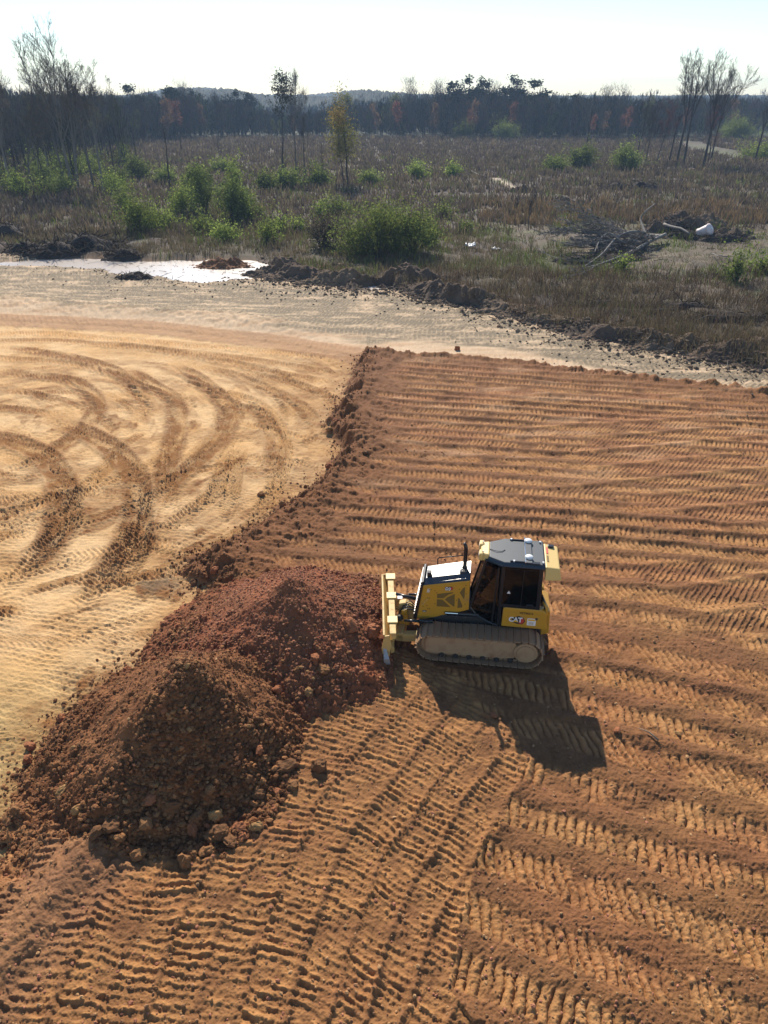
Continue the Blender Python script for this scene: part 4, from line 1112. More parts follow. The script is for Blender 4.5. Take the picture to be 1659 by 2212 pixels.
for k in range(60):
    i = random.randrange(3, len(tw) - 14); q = tw[i]
    mi_ = random.choices(range(4), (3, 2, .5, 4))[0]
    clod(q[0] + random.uniform(-.35, .6), q[1] + random.uniform(-.5, .5), .05 + .15 * random.random() ** 2.5, mi_, ['dark ', 'reddish ', 'tan ', 'brown '][mi_] + 'clod at the toe of the fill edge', 'clods along the edge of the fill')
leftA = poly_w([(60,1740),(120,1640),(250,1560),(330,1500),(300,1640),(200,1740),(100,1800)], .4)
scatter(15, leftA, .04, .11, (2, 1, 1, 3), 'clod on the smooth left slope of the nearest heap', 'clods on the left slope of the nearest heap')
# crumbs everywhere: past counting
def crumbs(name, label, n, fn, smin, smax, colr, cat='gravel', power=4):
    base_v, base_f = ico(1)
    x, y = fn(n); n = len(x)
    z = top(x, y); s = smin + (smax - smin) * rng.random(n) ** power
    ang = rng.uniform(0, 6.28, n); sc = np.column_stack([rng.uniform(.8, 1.3, n), rng.uniform(.7, 1.1, n), rng.uniform(.5, .9, n)])
    jit = rng.uniform(.7, 1.2, (n, len(base_v), 1))
    v = base_v[None] * jit * (sc * s[:, None])[:, None, :]
    c, s2 = np.cos(ang)[:, None], np.sin(ang)[:, None]
    vx = v[..., 0] * c - v[..., 1] * s2; vy = v[..., 0] * s2 + v[..., 1] * c
    V = np.stack([vx + x[:, None], vy + y[:, None], v[..., 2] + (z + s * .25)[:, None]], -1).reshape(-1, 3)
    F = (base_f[None] + (np.arange(n) * len(base_v))[:, None, None]).reshape(-1, 3)
    pal = np.array(colr); C = pal[rng.integers(0, len(pal), n)] * rng.uniform(.7, 1.25, n)[:, None]
    C = np.repeat(C, len(base_v), axis=0)
    o = link(name, mesh_np(name, V, F, C), M_pile)
    tag(o, label, cat, kind='stuff')
def inbox(poly):
    lo = poly.min(0); hi = poly.max(0)
    def fn(n):
        x = rng.uniform(lo[0], hi[0], n * 3); y = rng.uniform(lo[1], hi[1], n * 3); m = in_poly(x, y, poly)
        return x[m][:n], y[m][:n]
    return fn
darks = [(.17, .068, .026), (.23, .10, .04), (.29, .135, .052), (.13, .056, .024)]
crumbs('gravel', 'loose crumbs and small clods covering the nearest dark heap', 5200, inbox(footA), .015, .075, darks, power=2.5)
bodyA = poly_w([(40,1760),(60,1620),(150,1540),(330,1440),(430,1390),(600,1440),(660,1540),(640,1680),(480,1835),(200,1830)], .3)
crumbs('gravel', 'fine crumbs over the slopes of the nearest heap', 6500, inbox(bodyA), .012, .05, darks, power=3)
bodyB = poly_w([(365,1420),(470,1290),(600,1230),(700,1205),(820,1230),(830,1350),(780,1470),(650,1540),(560,1450)], .3)
crumbs('gravel', 'fine reddish crumbs over the slopes of the red heap', 6500, inbox(bodyB), .012, .05, [(.30, .12, .065), (.24, .10, .055), (.36, .17, .09)], power=3)
def along_toe(n):
    i = rng.integers(2, len(tw) - 1, n); q = tw[i] + (tw[i - 1] - tw[i]) * rng.random(n)[:, None]
    return q[:, 0] + rng.normal(.25, .45, n), q[:, 1] + rng.normal(0, .45, n)
crumbs('gravel', 'crumbs spilled along the edge of the fill onto the sand', 6000, along_toe, .015, .065, darks, power=3)
def on_fill(n):
    y = 5.5 + 28 * rng.random(n * 2) ** 1.5; x = rng.uniform(-.55, .62, n * 2) * (y + 6)
    m = in_poly(x, y, FILL) & ((np.abs(x - DZ_O[0]) > 2) | (np.abs(y - DZ_O[1]) > 1.6)); return x[m][:n], y[m][:n]
crumbs('gravel', 'crumbs of soil scattered over the tracked fill', 15000, on_fill, .008, .045, [(.33, .17, .08), (.42, .24, .11), (.25, .13, .06), (.38, .16, .09)], power=4)
# a stick on the smooth band right of the shadow
def stick(name, label, pts, r, col_m, cat='stick', group=None):
    b = MB(); b.tube(pts, r, 7); return tag(b.build(name, col_m, smooth=True), label, cat, group)
def torn_edge(n):
    x = rng.uniform(-14, 30, n); y = np.interp(x, CLEAR_W[:, 0], CLEAR_W[:, 1]) + rng.normal(2.0, 2.1, n); return x, y
crumbs('rubble', 'dark lumps of torn earth along the edge of the earthworks', 9000, torn_edge, .03, .20, [(.15, .105, .07), (.20, .14, .09), (.11, .08, .055), (.24, .16, .10)], cat='rubble', power=3)
crumbs('rubble', 'small dark lumps scattered over the pale tracked strip', 3000, lambda n: ((lambda x: (x, np.interp(x, CLEAR_W[:, 0], CLEAR_W[:, 1]) - np.abs(rng.normal(0, 3.5, n))))(rng.uniform(-40, 30, n))), .02, .10, [(.10, .08, .055), (.16, .13, .09)], cat='rubble', power=3)
M_wood = bark_mat('dry_wood', (.26, .19, .13)); M_greywood = plain('weathered_wood', (.19, .17, .15), rough=.85, dirt=(.09, .075, .06), dirt_amt=.3, scale=2.0)
M_darkwood = bark_mat('dark_wood', (.075, .058, .045))
a = P(1378,1580); b_ = P(1400,1592); c = P(1420,1608)
stick('stick', 'bent dry stick lying on the soil right of the bulldozer shadow', [(a[0], a[1], gh1(*a) + .05), (b_[0], b_[1], gh1(*b_) + .07), (c[0], c[1], gh1(*c) + .04)], [.012, .02, .025], M_wood)
# ------------------------------------------------------------------ VEGETATION
M_leaf = leaf_mat('leaves', .55); M_twig = leaf_mat('twigs', .3); M_weed = leaf_mat('dry_stalks', .35, vary=False)
M_needle = leaf_mat('needles', .25)
M_bark = bark_mat('grey_bark', (.135, .115, .095)); M_barkd = bark_mat('dark_bark', (.06, .048, .04)); M_barkm = bark_mat('light_bark', (.19, .165, .135)); M_barkp = bark_mat('pale_bark', (.26, .235, .20))

def seg_mesh(name, S, k=4, col=None):
    """S rows: p0(3) p1(3) r0 r1 -> tapered prisms"""
    S = np.asarray(S, float); n = len(S)
    p0, p1, r0, r1 = S[:, :3], S[:, 3:6], S[:, 6], S[:, 7]
    d = p1 - p0; d /= np.linalg.norm(d, axis=1)[:, None] + 1e-9
    ref = np.where(np.abs(d[:, 2:3]) < .9, np.array([[0, 0, 1.]]), np.array([[1., 0, 0]]))
    a = np.cross(d, ref); a /= np.linalg.norm(a, axis=1)[:, None]; b = np.cross(d, a)
    th = np.arange(k) * 2 * math.pi / k
    ring = a[:, None, :] * np.cos(th)[None, :, None] + b[:, None, :] * np.sin(th)[None, :, None]
    V = np.concatenate([p0[:, None] + ring * r0[:, None, None], p1[:, None] + ring * r1[:, None, None]], 1).reshape(-1, 3)
    i = np.arange(k); q = np.column_stack([i, (i + 1) % k, (i + 1) % k + k, i + k])
    F = (q[None] + (np.arange(n) * 2 * k)[:, None, None]).reshape(-1, 4)
    C = None if col is None else np.repeat(np.asarray(col, float), 2 * k, axis=0)
    return mesh_np(name, V, F, C, smooth=True)

def H_at(px_base, py_base, py_top):
    x, y = P(px_base, py_base, -.3)
    v = (py_top - 1106) / FPX
    return CAM_H + y * (-math.sin(PITCH) - v * math.cos(PITCH)) / (math.cos(PITCH) - v * math.sin(PITCH)) + .3

def grow(seed, height, r0, first=.45, levels=4, spread=.5, up=.55, nbr=(7, 5, 4, 3), ratio=.5, lean=(0, 0), wob=.06):
    """bare tree: returns (trunk segments, branch segments, tips)"""
    r = np.random.default_rng(seed); T = []; B = []; tips = []
    def branch(p, d, L, rad, lev):
        n = max(3, int(5 - lev)); p = p.copy(); d = d.copy(); st = L / n; out = T if lev == 0 else B
        nn = 12 if lev == 0 else n; st = L / nn
        for i in range(nn):
            t0, t1 = i / nn, (i + 1) / nn
            d = d + r.normal(0, wob * (1 if lev == 0 else 2.2), 3) + np.array([0, 0, up * .12 * (lev > 0)]); d /= np.linalg.norm(d)
            q = p + d * st
            ra = rad * (1 - .82 * t0) if lev else rad * (1 - .85 * t0) * (1.25 if i == 0 else 1); rb = rad * (1 - .82 * t1) if lev else rad * (1 - .85 * t1)
            out.append([*p, *q, max(ra, .008), max(rb, .006)])
            if lev < levels:
                tt = t1
                if (lev == 0 and tt > first) or lev > 0:
                    m = r.poisson(nbr[lev] / nn / ((1 - first) if lev == 0 else 1))
                    for _ in range(m):
                        az = r.uniform(0, 6.283); sp = spread * r.uniform(.6, 1.3)
                        ax = np.cross(d, [math.cos(az), math.sin(az), .1]); ax /= np.linalg.norm(ax) + 1e-9
                        nd = d * math.cos(sp) + ax * math.sin(sp); nd[2] += up * .45; nd /= np.linalg.norm(nd)
                        rl = (1.15 - tt * .6) if lev == 0 else (1.1 - tt * .5)
                        branch(q, nd, L * (ratio if lev == 0 else max(ratio, .52)) * rl * r.uniform(.7, 1.15), max(rb * .62, .008), lev + 1)
            p = q
        if levels and lev >= levels - 1: tips.append(p)
    branch(np.array([0, 0, -.3]), np.array([lean[0], lean[1], 1.0]) / math.sqrt(1 + lean[0] ** 2 + lean[1] ** 2), height, r0, 0)
    return np.array(T), np.array(B) if B else np.zeros((0, 8)), np.array(tips)

def fork_tree(seed, height, r0, fork=.5, limbs=5, fan=.42, lean=(0, 0)):
    """tall bare tree: straight bole, a few rising limbs, finer and finer twigs that follow their limb outwards"""
    r = np.random.default_rng(seed); T = []; B = []; W = []
    def unit(v): return v / (np.linalg.norm(v) + 1e-9)
    def dev(d, sp):
        ax = unit(np.cross(d, r.normal(size=3))); return unit(d * math.cos(sp) + ax * math.sin(sp))
    def limb(p, d, L, ra, rb, lev, out, curve=.05):
        n = (10, 8, 6, 4, 3)[lev]; pts = [p]; ds = [d]
        for i in range(n):
            d = unit(d + r.normal(0, curve, 3) + np.array([0, 0, .03 * (lev > 0)])); q = p + d * L / n
            out.append([*p, *q, ra + (rb - ra) * i / n, ra + (rb - ra) * (i + 1) / n]); p = q; pts.append(p); ds.append(d)
        return pts, ds
    def child(pts, ds, L, ra, lev):
        n = len(pts) - 1; m = {1: r.integers(9, 13), 2: r.integers(6, 9), 3: r.integers(5, 8)}[lev]
        for k in range(m):
            t = r.uniform(.22, 1.0); i = min(int(t * n), n - 1); f = t * n - i
            p = pts[i] * (1 - f) + pts[i + 1] * f; d = dev(ds[i + 1], r.uniform(.25, .75)); d = unit(d + np.array([0, 0, .12]))
            l2 = L * r.uniform(.32, .55) * (1.15 - .45 * t)
            if lev < 3:
                P2, D2 = limb(p, d, l2, ra * .36, ra * .10, lev + 1, B, .09); child(P2, D2, l2, ra * .42, lev + 1)
            else:
                W.append([*p, *(p + d * l2 * .8), .011, .005]); d3 = dev(d, .4); q = p + d * l2 * .45; W.append([*q, *(q + d3 * l2 * .5), .009, .004])
    d0 = unit(np.array([lean[0], lean[1], 1.0]))
    Hf = height * fork
    pts, ds = limb(np.array([0, 0, -.3]), d0, Hf + .3, r0 * 1.1, r0 * .62, 0, T, .018)
    # the leader goes on, limbs leave it around the fork
    P1, D1 = limb(pts[-1], ds[-1], height - Hf, r0 * .6, .02, 1, B, .06); child(P1, D1, (height - Hf) * .8, r0 * .55, 1)
    for k in range(limbs):
        az = 6.283 * (k + r.uniform(-.3, .3)) / limbs; sp = fan * r.uniform(.5, 1.15)
        h = r.uniform(.72, 1.12); 
        if h < 1: i = int(h * 10); p = pts[i]; dd = ds[i]
        else: p = P1[min(int((h - 1) * 14) + 1, 4)]; dd = D1[1]
        d = unit(dd * math.cos(sp) + np.array([math.cos(az), math.sin(az), 0]) * math.sin(sp)); L = (height - p[2]) * r.uniform(.72, .98)
        P2, D2 = limb(p, d, L, r0 * .36, .016, 1, B, .06); child(P2, D2, L * .75, r0 * .4, 1)
    return np.array(T), np.array(B), np.array(W)

def tall_tree(px, py, pt, seed, label, r0, fork, limbs, fan, lean, group, bark=None, wc=(.13, .105, .085)):
    x, y = P(px, py, -.3); e = empty('bare_tree', (x, y, gh1(x, y)), 0)
    T, B, W = fork_tree(seed, H_at(px, py, pt) * .97, r0, fork, limbs, fan, lean)
    link('trunk', seg_mesh('trunk', T, 7), bark or M_bark, e)
    link('branches', seg_mesh('branches', B, 3), bark or M_bark, e)
    c = np.tile([list(wc)], (len(W), 1)) * np.random.default_rng(seed).uniform(.8, 1.25, len(W))[:, None]
    link('twigs', seg_mesh('twigs', W, 3, c), M_twig, e)
    return tag(e, label, 'tree', group)

def quads(Pc, size, C, flat=0.0, aspect=1.0, seed=0, upright=False):
    """little leaf faces at Pc"""
    r = np.random.default_rng(seed); n = len(Pc)
    a = r.normal(size=(n, 3)); a[:, 2] *= (1 - flat)
    if upright: a = np.column_stack([r.normal(0, .25, n), r.normal(0, .25, n), np.ones(n)])
    a /= np.linalg.norm(a, axis=1)[:, None] + 1e-9
    b = np.cross(a, r.normal(size=(n, 3))); b /= np.linalg.norm(b, axis=1)[:, None] + 1e-9
    s = (size * r.uniform(.6, 1.3, n))[:, None] if np.isscalar(size) else (size * r.uniform(.6, 1.3, n))[:, None]
    V = np.stack([Pc - a * s * aspect, Pc + b * s * .5, Pc + a * s * aspect, Pc - b * s * .5], 1).reshape(-1, 3)
    F = np.arange(n * 4).reshape(-1, 4)
    return V, F, np.repeat(C, 4, axis=0)

def leaf_obj(name, Pc, size, pal, parent, m, seed=0, var=.35, **kw):
    r = np.random.default_rng(seed); pal = np.array(pal)
    C = pal[r.integers(0, len(pal), len(Pc))] * r.uniform(1 - var, 1 + var, len(Pc))[:, None]
    V, F, C = quads(Pc, size, C, seed=seed, **kw)
    return link(name, mesh_np(name, V, F, C), m, parent)

# ---- bare tall trees
def bare_tree(px, py, htop, seed, label, r0=.24, first=.45, spread=.45, lean=(0, 0), bark=None, group=None, cat='tree', nbr=(11, 4.5, 4, 3), levels=4, ratio=.40, fuzz=None, up=.55, name='bare_tree'):
    x, y = P(px, py, -.3)
    e = empty(name, (x, y, gh1(x, y)), random.uniform(0, 6.28) if lean == (0, 0) else 0)
    T, B, tips = grow(seed, htop, r0, first, levels, spread, up, nbr, ratio, lean)
    link('trunk', seg_mesh('trunk', T, 7), bark or M_bark, e)
    if len(B): link('branches', seg_mesh('branches', B, 3), bark or M_bark, e)
    # fine twigs at the ends
    if len(tips):
        r = np.random.default_rng(seed + 5); k = 2; sel = r.random(len(tips)) < min(1, 2600 / len(tips)); tips = tips[sel]
        P0 = np.repeat(tips, k, axis=0); d = r.normal(0, .30, (len(P0), 3)); d[:, 2] += .45
        S = np.column_stack([P0, P0 + d * r.uniform(.8, 1.7, (len(P0), 1)), np.full(len(P0), .010), np.full(len(P0), .005)])
        c = np.tile(np.array([[.13, .105, .085]]), (len(S), 1)) if fuzz is None else np.array(fuzz)[r.integers(0, len(fuzz), len(S))]
        link('crown', seg_mesh('crown', S, 3, c), M_twig, e)
    return tag(e, label, cat, group)

GL = 'tall bare trees at the left edge of the field'
left_tall = [
 (158, 412, 68, .34, .42, .5, 'tallest bare tree of the left group, wide fan of fine twigs at its top', (-0.004, 0)),
 (143, 408, 95, .26, .5, .4, 'bare tree leaning left right behind the tallest one of the left group', (-0.015, 0)),
 (170, 405, 128, .24, .45, .5, 'dark bare tree close on the right of the tallest one of the left group', (-0.007, .1)),
 (205, 412, 140, .26, .5, .5, 'bare tree with a dense dark top second from the tallest of the left group', (-0.015, 0)),
 (225, 420, 160, .22, .55, .35, 'bare tree with kinked upper limbs right of the dense topped one', (-0.015, .1)),
 (262, 360, 178, .15, .6, .35, 'slender bare tree standing slightly apart at the right of the left group', (-0.012, 0)),
 (28, 415, 140, .26, .4, .6, 'bare tree at the far left picture edge reaching above the wood', (-0.015, 0)),
 (72, 418, 212, .24, .35, .7, 'crooked low tree with forked limbs between the left edge and the tallest tree', (-0.007, 0)),
 (110, 395, 190, .2, .4, .6, 'grey bare tree left of the tallest tree, hidden low by green scrub', (-0.009, 0)),
]
for i, (px, py, pt, r0, fi, sp, lab, lean) in enumerate(left_tall):
    tall_tree(px, py, pt, 300 + i, lab, r0 * .8, fi, (7, 4, 5, 5, 4, 3, 5, 4, 4)[i], sp * (1.05 if i in (0, 2) else .8), lean, GL, M_bark if i % 2 else M_barkm)
rr = random.Random(5)
for i in range(18):
    px = rr.uniform(-60, 290); py = rr.uniform(340, 400) - (px > 200) * 20; pt = rr.uniform(195, 250)
    bare_tree(px, py, H_at(px, py, pt), 340 + i, 'thin bare tree in the mixed wood behind the tall left group', r0=rr.uniform(.09, .16), first=rr.uniform(.25, .5), spread=.5, lean=(rr.uniform(-.05, .03), rr.uniform(-.05, .05)), group='thin trees behind the tall left group', nbr=(12, 5, 4, 3), levels=3, ratio=.34, bark=rr.choice([M_bark, M_barkd, M_bark]), fuzz=rr.choice([[(.15,.12,.09)], [(.17,.13,.10),(.20,.20,.07)], [(.14,.11,.09)]]))
GR = 'tall bare trees on the right of the field'
right_tall = [
 (1462, 352, 112, .26, .5, .45, 'left tree of the tall bare pair with rounded tops on the right', (0.015, 0)),
 (1476, 356, 118, .24, .5, .45, 'tall bare tree just right of the round topped one, forking high', (0.021, 0)),
 (1519, 358, 128, .28, .48, .5, 'middle tall bare tree of the right cluster with a vase shaped crown', (0.009, 0)),
 (1534, 352, 140, .2, .5, .5, 'rightmost tall bare tree of the right cluster, crown spreading right', (0.033, 0)),
 (1445, 352, 240, .18, .75, .4, 'short bare trunk with a broken arching limb left of the tall right cluster', (0.004, 0)),
 (1395, 350, 232, .14, .4, .4, 'thin tree leaning right between two twiggy ones, right of the dead snag', (0.015, 0)),
 (1372, 355, 205, .17, .35, .5, 'twiggy dark tree left of the thin leaning one on the right', (0.003, 0)),
 (1630, 350, 200, .22, .6, .4, 'dark bare trunk leaning right at the right picture edge', (0.036, 0)),
]
for i, (px, py, pt, r0, fi, sp, lab, lean) in enumerate(right_tall):
    tall_tree(px, py, pt, 400 + i, lab, r0, fi, (6, 5, 7, 6, 2, 3, 4, 3)[i], sp * .95, lean, GR, M_barkd, (.10, .08, .07))
bare_tree(1262, 360, H_at(1262, 360, 232), 420, 'dark dead snag with stub limbs standing alone in the right half of the field', r0=.18, first=.6, spread=.25, lean=(.02, 0), nbr=(8, 2, 0, 0), levels=2, ratio=.12, bark=M_barkd, name='dead_tree')
bare_tree(1418, 352, H_at(1418, 352, 245), 421, 'slim tree with rusty red buds left of the tall right cluster', r0=.13, first=.3, spread=.5, lean=(.04, 0), nbr=(16, 5, 4, 3), levels=3, bark=M_barkd, fuzz=[(.30,.10,.06),(.24,.10,.06)], name='budding_tree')
bare_tree(1527, 355, H_at(1527, 355, 255), 422, 'low tree with rusty red buds between the trunks of the tall right cluster', r0=.13, first=.3, spread=.6, lean=(.03, 0), nbr=(16, 5, 4, 3), levels=3, bark=M_barkd, fuzz=[(.32,.10,.06),(.25,.10,.06)], name='budding_tree')
bare_tree(370, 410, H_at(370, 410, 262), 423, 'dead leaning trunk right of the left tree group', r0=.17, first=.7, spread=.3, lean=(-.17, 0), nbr=(6, 2, 0, 0), levels=2, ratio=.10, bark=M_barkd, name='dead_tree')
bare_tree(393, 325, 6.0, 424, 'short broken trunk standing alone in the far left of the field', r0=.2, first=.8, spread=.3, lean=(-.03, 0), nbr=(3, 0, 0, 0), levels=0, ratio=.1, bark=M_barkd, name='dead_tree')
bare_tree(640, 385, H_at(640, 385, 190), 425, 'bare slim tree just right of the dark crowned tree in the middle field', r0=.15, first=.45, spread=.4, lean=(-.03, 0), nbr=(14, 5, 4, 3), levels=3, ratio=.26)
bare_tree(662, 388, H_at(662, 388, 230), 426, 'tree leaning left with twisted limbs left of the golden tree', r0=.17, first=.4, spread=.5, lean=(-.10, 0), nbr=(14, 5, 4, 3), levels=3, ratio=.28)
for i, (px, py, pt, lab) in enumerate([(268, 380, 240, 'thin pole like tree below the wood edge, right of the left group'), (285, 365, 300, 'short thin tree in front of the left wood corner'), (480, 360, 300, 'very thin sapling left of the middle trees'), (700, 400, 330, 'thin sapling right of the leaning middle tree'), (1140, 490, 430, 'leafless sapling above the big green scrub patch'), (1108, 470, 425, 'thin leafless stem left of the leafless sapling over the scrub'), (1160, 470, 420, 'thin leafless stem right of the leafless sapling over the scrub'), (235, 415, 330, 'thin stem under the right side of the left group'), (1380, 352, 280, 'thin stem beside the twiggy dark tree on the right'), (1357, 355, 290, 'thin stem left of the twiggy dark tree on the right')]):
    bare_tree(px, py, H_at(px, py, pt), 440 + i, lab, r0=.07, first=.4, spread=.4, nbr=(10, 4, 3, 2), levels=2, ratio=.22, name='sapling', cat='sapling')

# ---- leafy trees
def leafy_tree(px, py, pt, seed, label, pal, size, dens, w, r0=.16, first=.25, mat_=None, name='leafy_tree', clump=.55, levels=2, ratio=.3, nbr=(20, 6, 3, 2), base_h=None, group=None):
    x, y = P(px, py, -.3); h = H_at(px, py, pt)
    e = empty(name, (x, y, gh1(x, y)), 0)
    T, B, tips = grow(seed, h, r0, first, levels, .7, .25, nbr, ratio, (0, 0))
    link('trunk', seg_mesh('trunk', T, 7), M_barkd, e)
    link('branches', seg_mesh('branches', B, 3), M_barkd, e)
    r = np.random.default_rng(seed); ce = B[r.integers(0, len(B), dens), 3:6]
    Pc = ce + r.normal(0, clump, (dens, 3))
    leaf_obj('crown', Pc, size, pal, e, mat_ or M_leaf, seed, aspect=.8)
    return tag(e, label, 'tree', group)
gold = [(.21, .20, .055), (.24, .215, .06), (.18, .18, .05), (.22, .19, .06)]
leafy_tree(752, 402, 208, 501, 'golden green tree with three thin trunks in the middle of the field', gold, .17, 3600, 3, r0=.16, first=.30, clump=.75, ratio=.24)
leafy_tree(742, 402, 235, 502, 'second stem of fresh golden foliage hugging the tall golden tree', [(.24,.20,.06),(.24,.17,.06)], .16, 1100, 2, r0=.10, first=.3, clump=.6, ratio=.2)
pine = [(.022, .034, .018), (.03, .045, .022), (.018, .027, .016)]
leafy_tree(612, 372, 184, 503, 'dark crowned tree standing tallest in the middle left of the field', [(.045,.05,.03),(.05,.045,.03),(.035,.04,.026)], .22, 1500, 3, r0=.19, first=.62, clump=.45, ratio=.26, mat_=M_needle)

# ---- green scrub: shrubs
def shrub(px, py, w, h, seed, label, pal, dens=None, size=.13, group=None, dark=.0, name='shrub'):
    x, y = P(px, py, -.3); z = gh1(x, y)
    e = empty(name, (x, y, z), 0); r = np.random.default_rng(seed)
    nb = int(10 + 5 * w); S = []; ends = []
    for k in range(nb):
        a = r.uniform(0, 6.283); t = r.uniform(0, 1) ** .6; ex = math.cos(a) * w * .5 * t; ey = math.sin(a) * w * .42 * t; ez = h * (1 - .55 * t * t) * r.uniform(.65, 1.05)
        p0 = np.array([ex * .15, ey * .15, -.15]); p1 = np.array([ex * .55, ey * .55, ez * .55]); p2 = np.array([ex, ey, ez])
        S += [[*p0, *p1, .035, .022], [*p1, *p2, .022, .008]]; ends += [p2, (p1 + p2) / 2 + r.normal(0, .1, 3), p1]
        for q in range(3):
            p3 = p1 + (p2 - p1) * r.uniform(.2, 1) + r.normal(0, .14 * w ** .5, 3); S.append([*p1, *p3, .014, .005]); ends.append(p3)
    link('stems', seg_mesh('stems', S, 3), M_barkd, e)
    # an uneven bush: a few sub-clumps carry most of the leaves, others stay thin
    ends = np.array(ends); cl = ends[r.integers(0, len(ends), max(4, int(4 + w)))] * np.array([1.25, 1.2, 1.0]); cs = r.uniform(.25, .6, len(cl)) * w ** .5
    ends = np.vstack([ends] + [cl[q] + r.normal(0, cs[q], (30, 3)) for q in range(len(cl))])
    n = dens or int(330 * w * h ** .8)
    ce = ends[r.integers(0, len(ends), n)]; Pc = ce + r.normal(0, .16 + .07 * w ** .5, (n, 3)); Pc[:, 2] = np.abs(Pc[:, 2])
    leaf_obj('leaves', Pc, size, pal, e, M_leaf, seed, aspect=.8)
    return tag(e, label, 'shrub', group)
gr1 = [(.20, .255, .06), (.16, .215, .05), (.24, .285, .07), (.13, .17, .045)]
gr2 = [(.165, .205, .055), (.135, .175, .05), (.19, .22, .065)]
gr3 = [(.08, .11, .035), (.10, .13, .04), (.14, .175, .05)]
SH = [
 (305, 502, 4.6, 3.6, gr1, 'bright yellow green shrub at the left of the fresh thicket'),
 (395, 470, 3.6, 3.0, gr1, 'rounded green shrub below the tall pale thicket tree'),
 (440, 462, 3.4, 5.8, gr3, 'dark green tall shrub in the heart of the left thicket'),
 (430, 425, 4.2, 5.0, gr2, 'tall soft green shrub rising behind the dark one'),
 (508, 482, 4.6, 5.6, gr3, 'dark bushy shrub topped with fresh green at the right of the left thicket'),
 (512, 470, 3.4, 6.3, gr1, 'fresh green shrub crowning the dark bushy one'),
 (545, 478, 2.6, 2.6, gr1, 'small bright shrub right of the dark bushy one'),
 (270, 455, 2.6, 2.8, gr2, 'narrow green shrub at the far left of the thicket'),
 (350, 490, 3.6, 2.0, gr1, 'low bright shrub along the front of the left thicket'),
 (440, 500, 3.0, 1.9, gr1, 'low yellow green shrub in front of the dark tall one'),
 (490, 520, 3.2, 1.6, gr1, 'low bright shrub nearest the pool'),
 (578, 525, 2.2, 1.9, gr1, 'small vivid shrub right of the left thicket'),
 (608, 500, 1.5, 1.7, gr1, 'little vivid bush between the two thickets'),
 (645, 500, 1.4, 1.3, gr1, 'tiny vivid bush left of the large thicket'),
 (690, 480, 1.2, 2.2, gr1, 'upright vivid sapling bush above the gap between thickets'),
 (820, 556, 5.4, 4.3, gr2, 'broad mid green shrub at the front of the large middle thicket'),
 (890, 548, 4.4, 3.6, gr2, 'rounded mid green shrub right of the broad one'),
 (845, 540, 4.8, 4.8, gr2, 'tallest shrub of the large middle thicket'),
 (775, 548, 3.2, 2.4, gr2, 'dull green shrub at the left foot of the large thicket'),
 (925, 530, 2.4, 1.9, gr2, 'low green shrub at the right end of the large thicket'),
 (700, 535, 3.0, 3.0, [(.075,.065,.05),(.09,.08,.05),(.07,.055,.045)], 'grey brown leafless shrub left of the large thicket'),
 (732, 470, 4.0, 2.0, gr2, 'low green shrub above the large thicket'),
 (960, 470, 2.4, 1.4, gr1, 'small fresh bush far behind the large thicket'),
 (1008, 500, 1.8, 1.2, gr1, 'small green tuft bush right of the large thicket'),
 (980, 382, 2.8, 2.2, gr1, 'small bright bush in the middle distance left of the pale path'),
 (898, 385, 3.2, 2.4, gr1, 'bright bush on the dark field above the middle thicket'),
 (1590, 605, 1.5, 2.6, gr1, 'vivid green sapling bush near the right edge below the white tank'),
 (1640, 590, 1.8, 1.2, gr1, 'low green bush at the right picture edge'),
 (1345, 578, 1.0, 1.0, gr1, 'small green tuft in front of the uprooted tree'),
 (1000, 298, 7, 6, gr2, 'green rounded tree bush at the foot of the far wood, right of centre'),
 (1090, 300, 9, 4.5, gr2, 'low dark green bush spreading at the foot of the far wood'),
 (1350, 368, 6.5, 4.0, gr2, 'green scrub clump under the twiggy trees on the right'),
 (1250, 362, 6, 4.2, gr2, 'green scrub clump at the foot of the dead snag'),
 (1200, 368, 5, 2.2, gr2, 'low green scrub left of the dead snag'),
 (1590, 300, 12, 6, gr2, 'green scrub bank right of the far grassy track'),
 (1640, 345, 8, 3, gr2, 'green scrub below the leaning trunk at the right edge'),
 (480, 372, 4.4, 2.2, gr2, 'low green scrub left of the middle trees'),
 (615, 405, 4.0, 3.0, gr2, 'green scrub at the foot of the dark crowned tree'),
 (575, 412, 3.4, 2.8, gr2, 'green scrub left of the dark crowned tree foot'),
 (690, 400, 3.6, 2.6, gr1, 'fresh scrub between the leaning tree and the golden tree'),
 (800, 398, 4.0, 2.0, gr2, 'low scrub right of the golden tree'),
 (300, 385, 4.6, 3.4, gr2, 'green scrub right of the left group trunks'),
 (360, 395, 3.4, 2.4, gr2, 'low scrub behind the dead leaning trunk'),
]
for i, (px, py, w, h, pal, lab) in enumerate(SH):
    far = py < 430
    shrub(px, py, w * 1.0, h, 600 + i, lab, pal, size=.13 if not far else .2, dens=None if not far else int(260 * w * h ** .8))
r5 = random.Random(11)
for i in range(34):
    px = r5.uniform(-60, 270); py = r5.uniform(355, 425)
    shrub(px, py, r5.uniform(2.5, 5), r5.uniform(2.2, 4.6), 700 + i, 'green scrub among the trunks of the left wood', r5.choice([gr1, gr2, gr2, gr3]), size=.16, dens=900, group='green scrub among the left trunks')

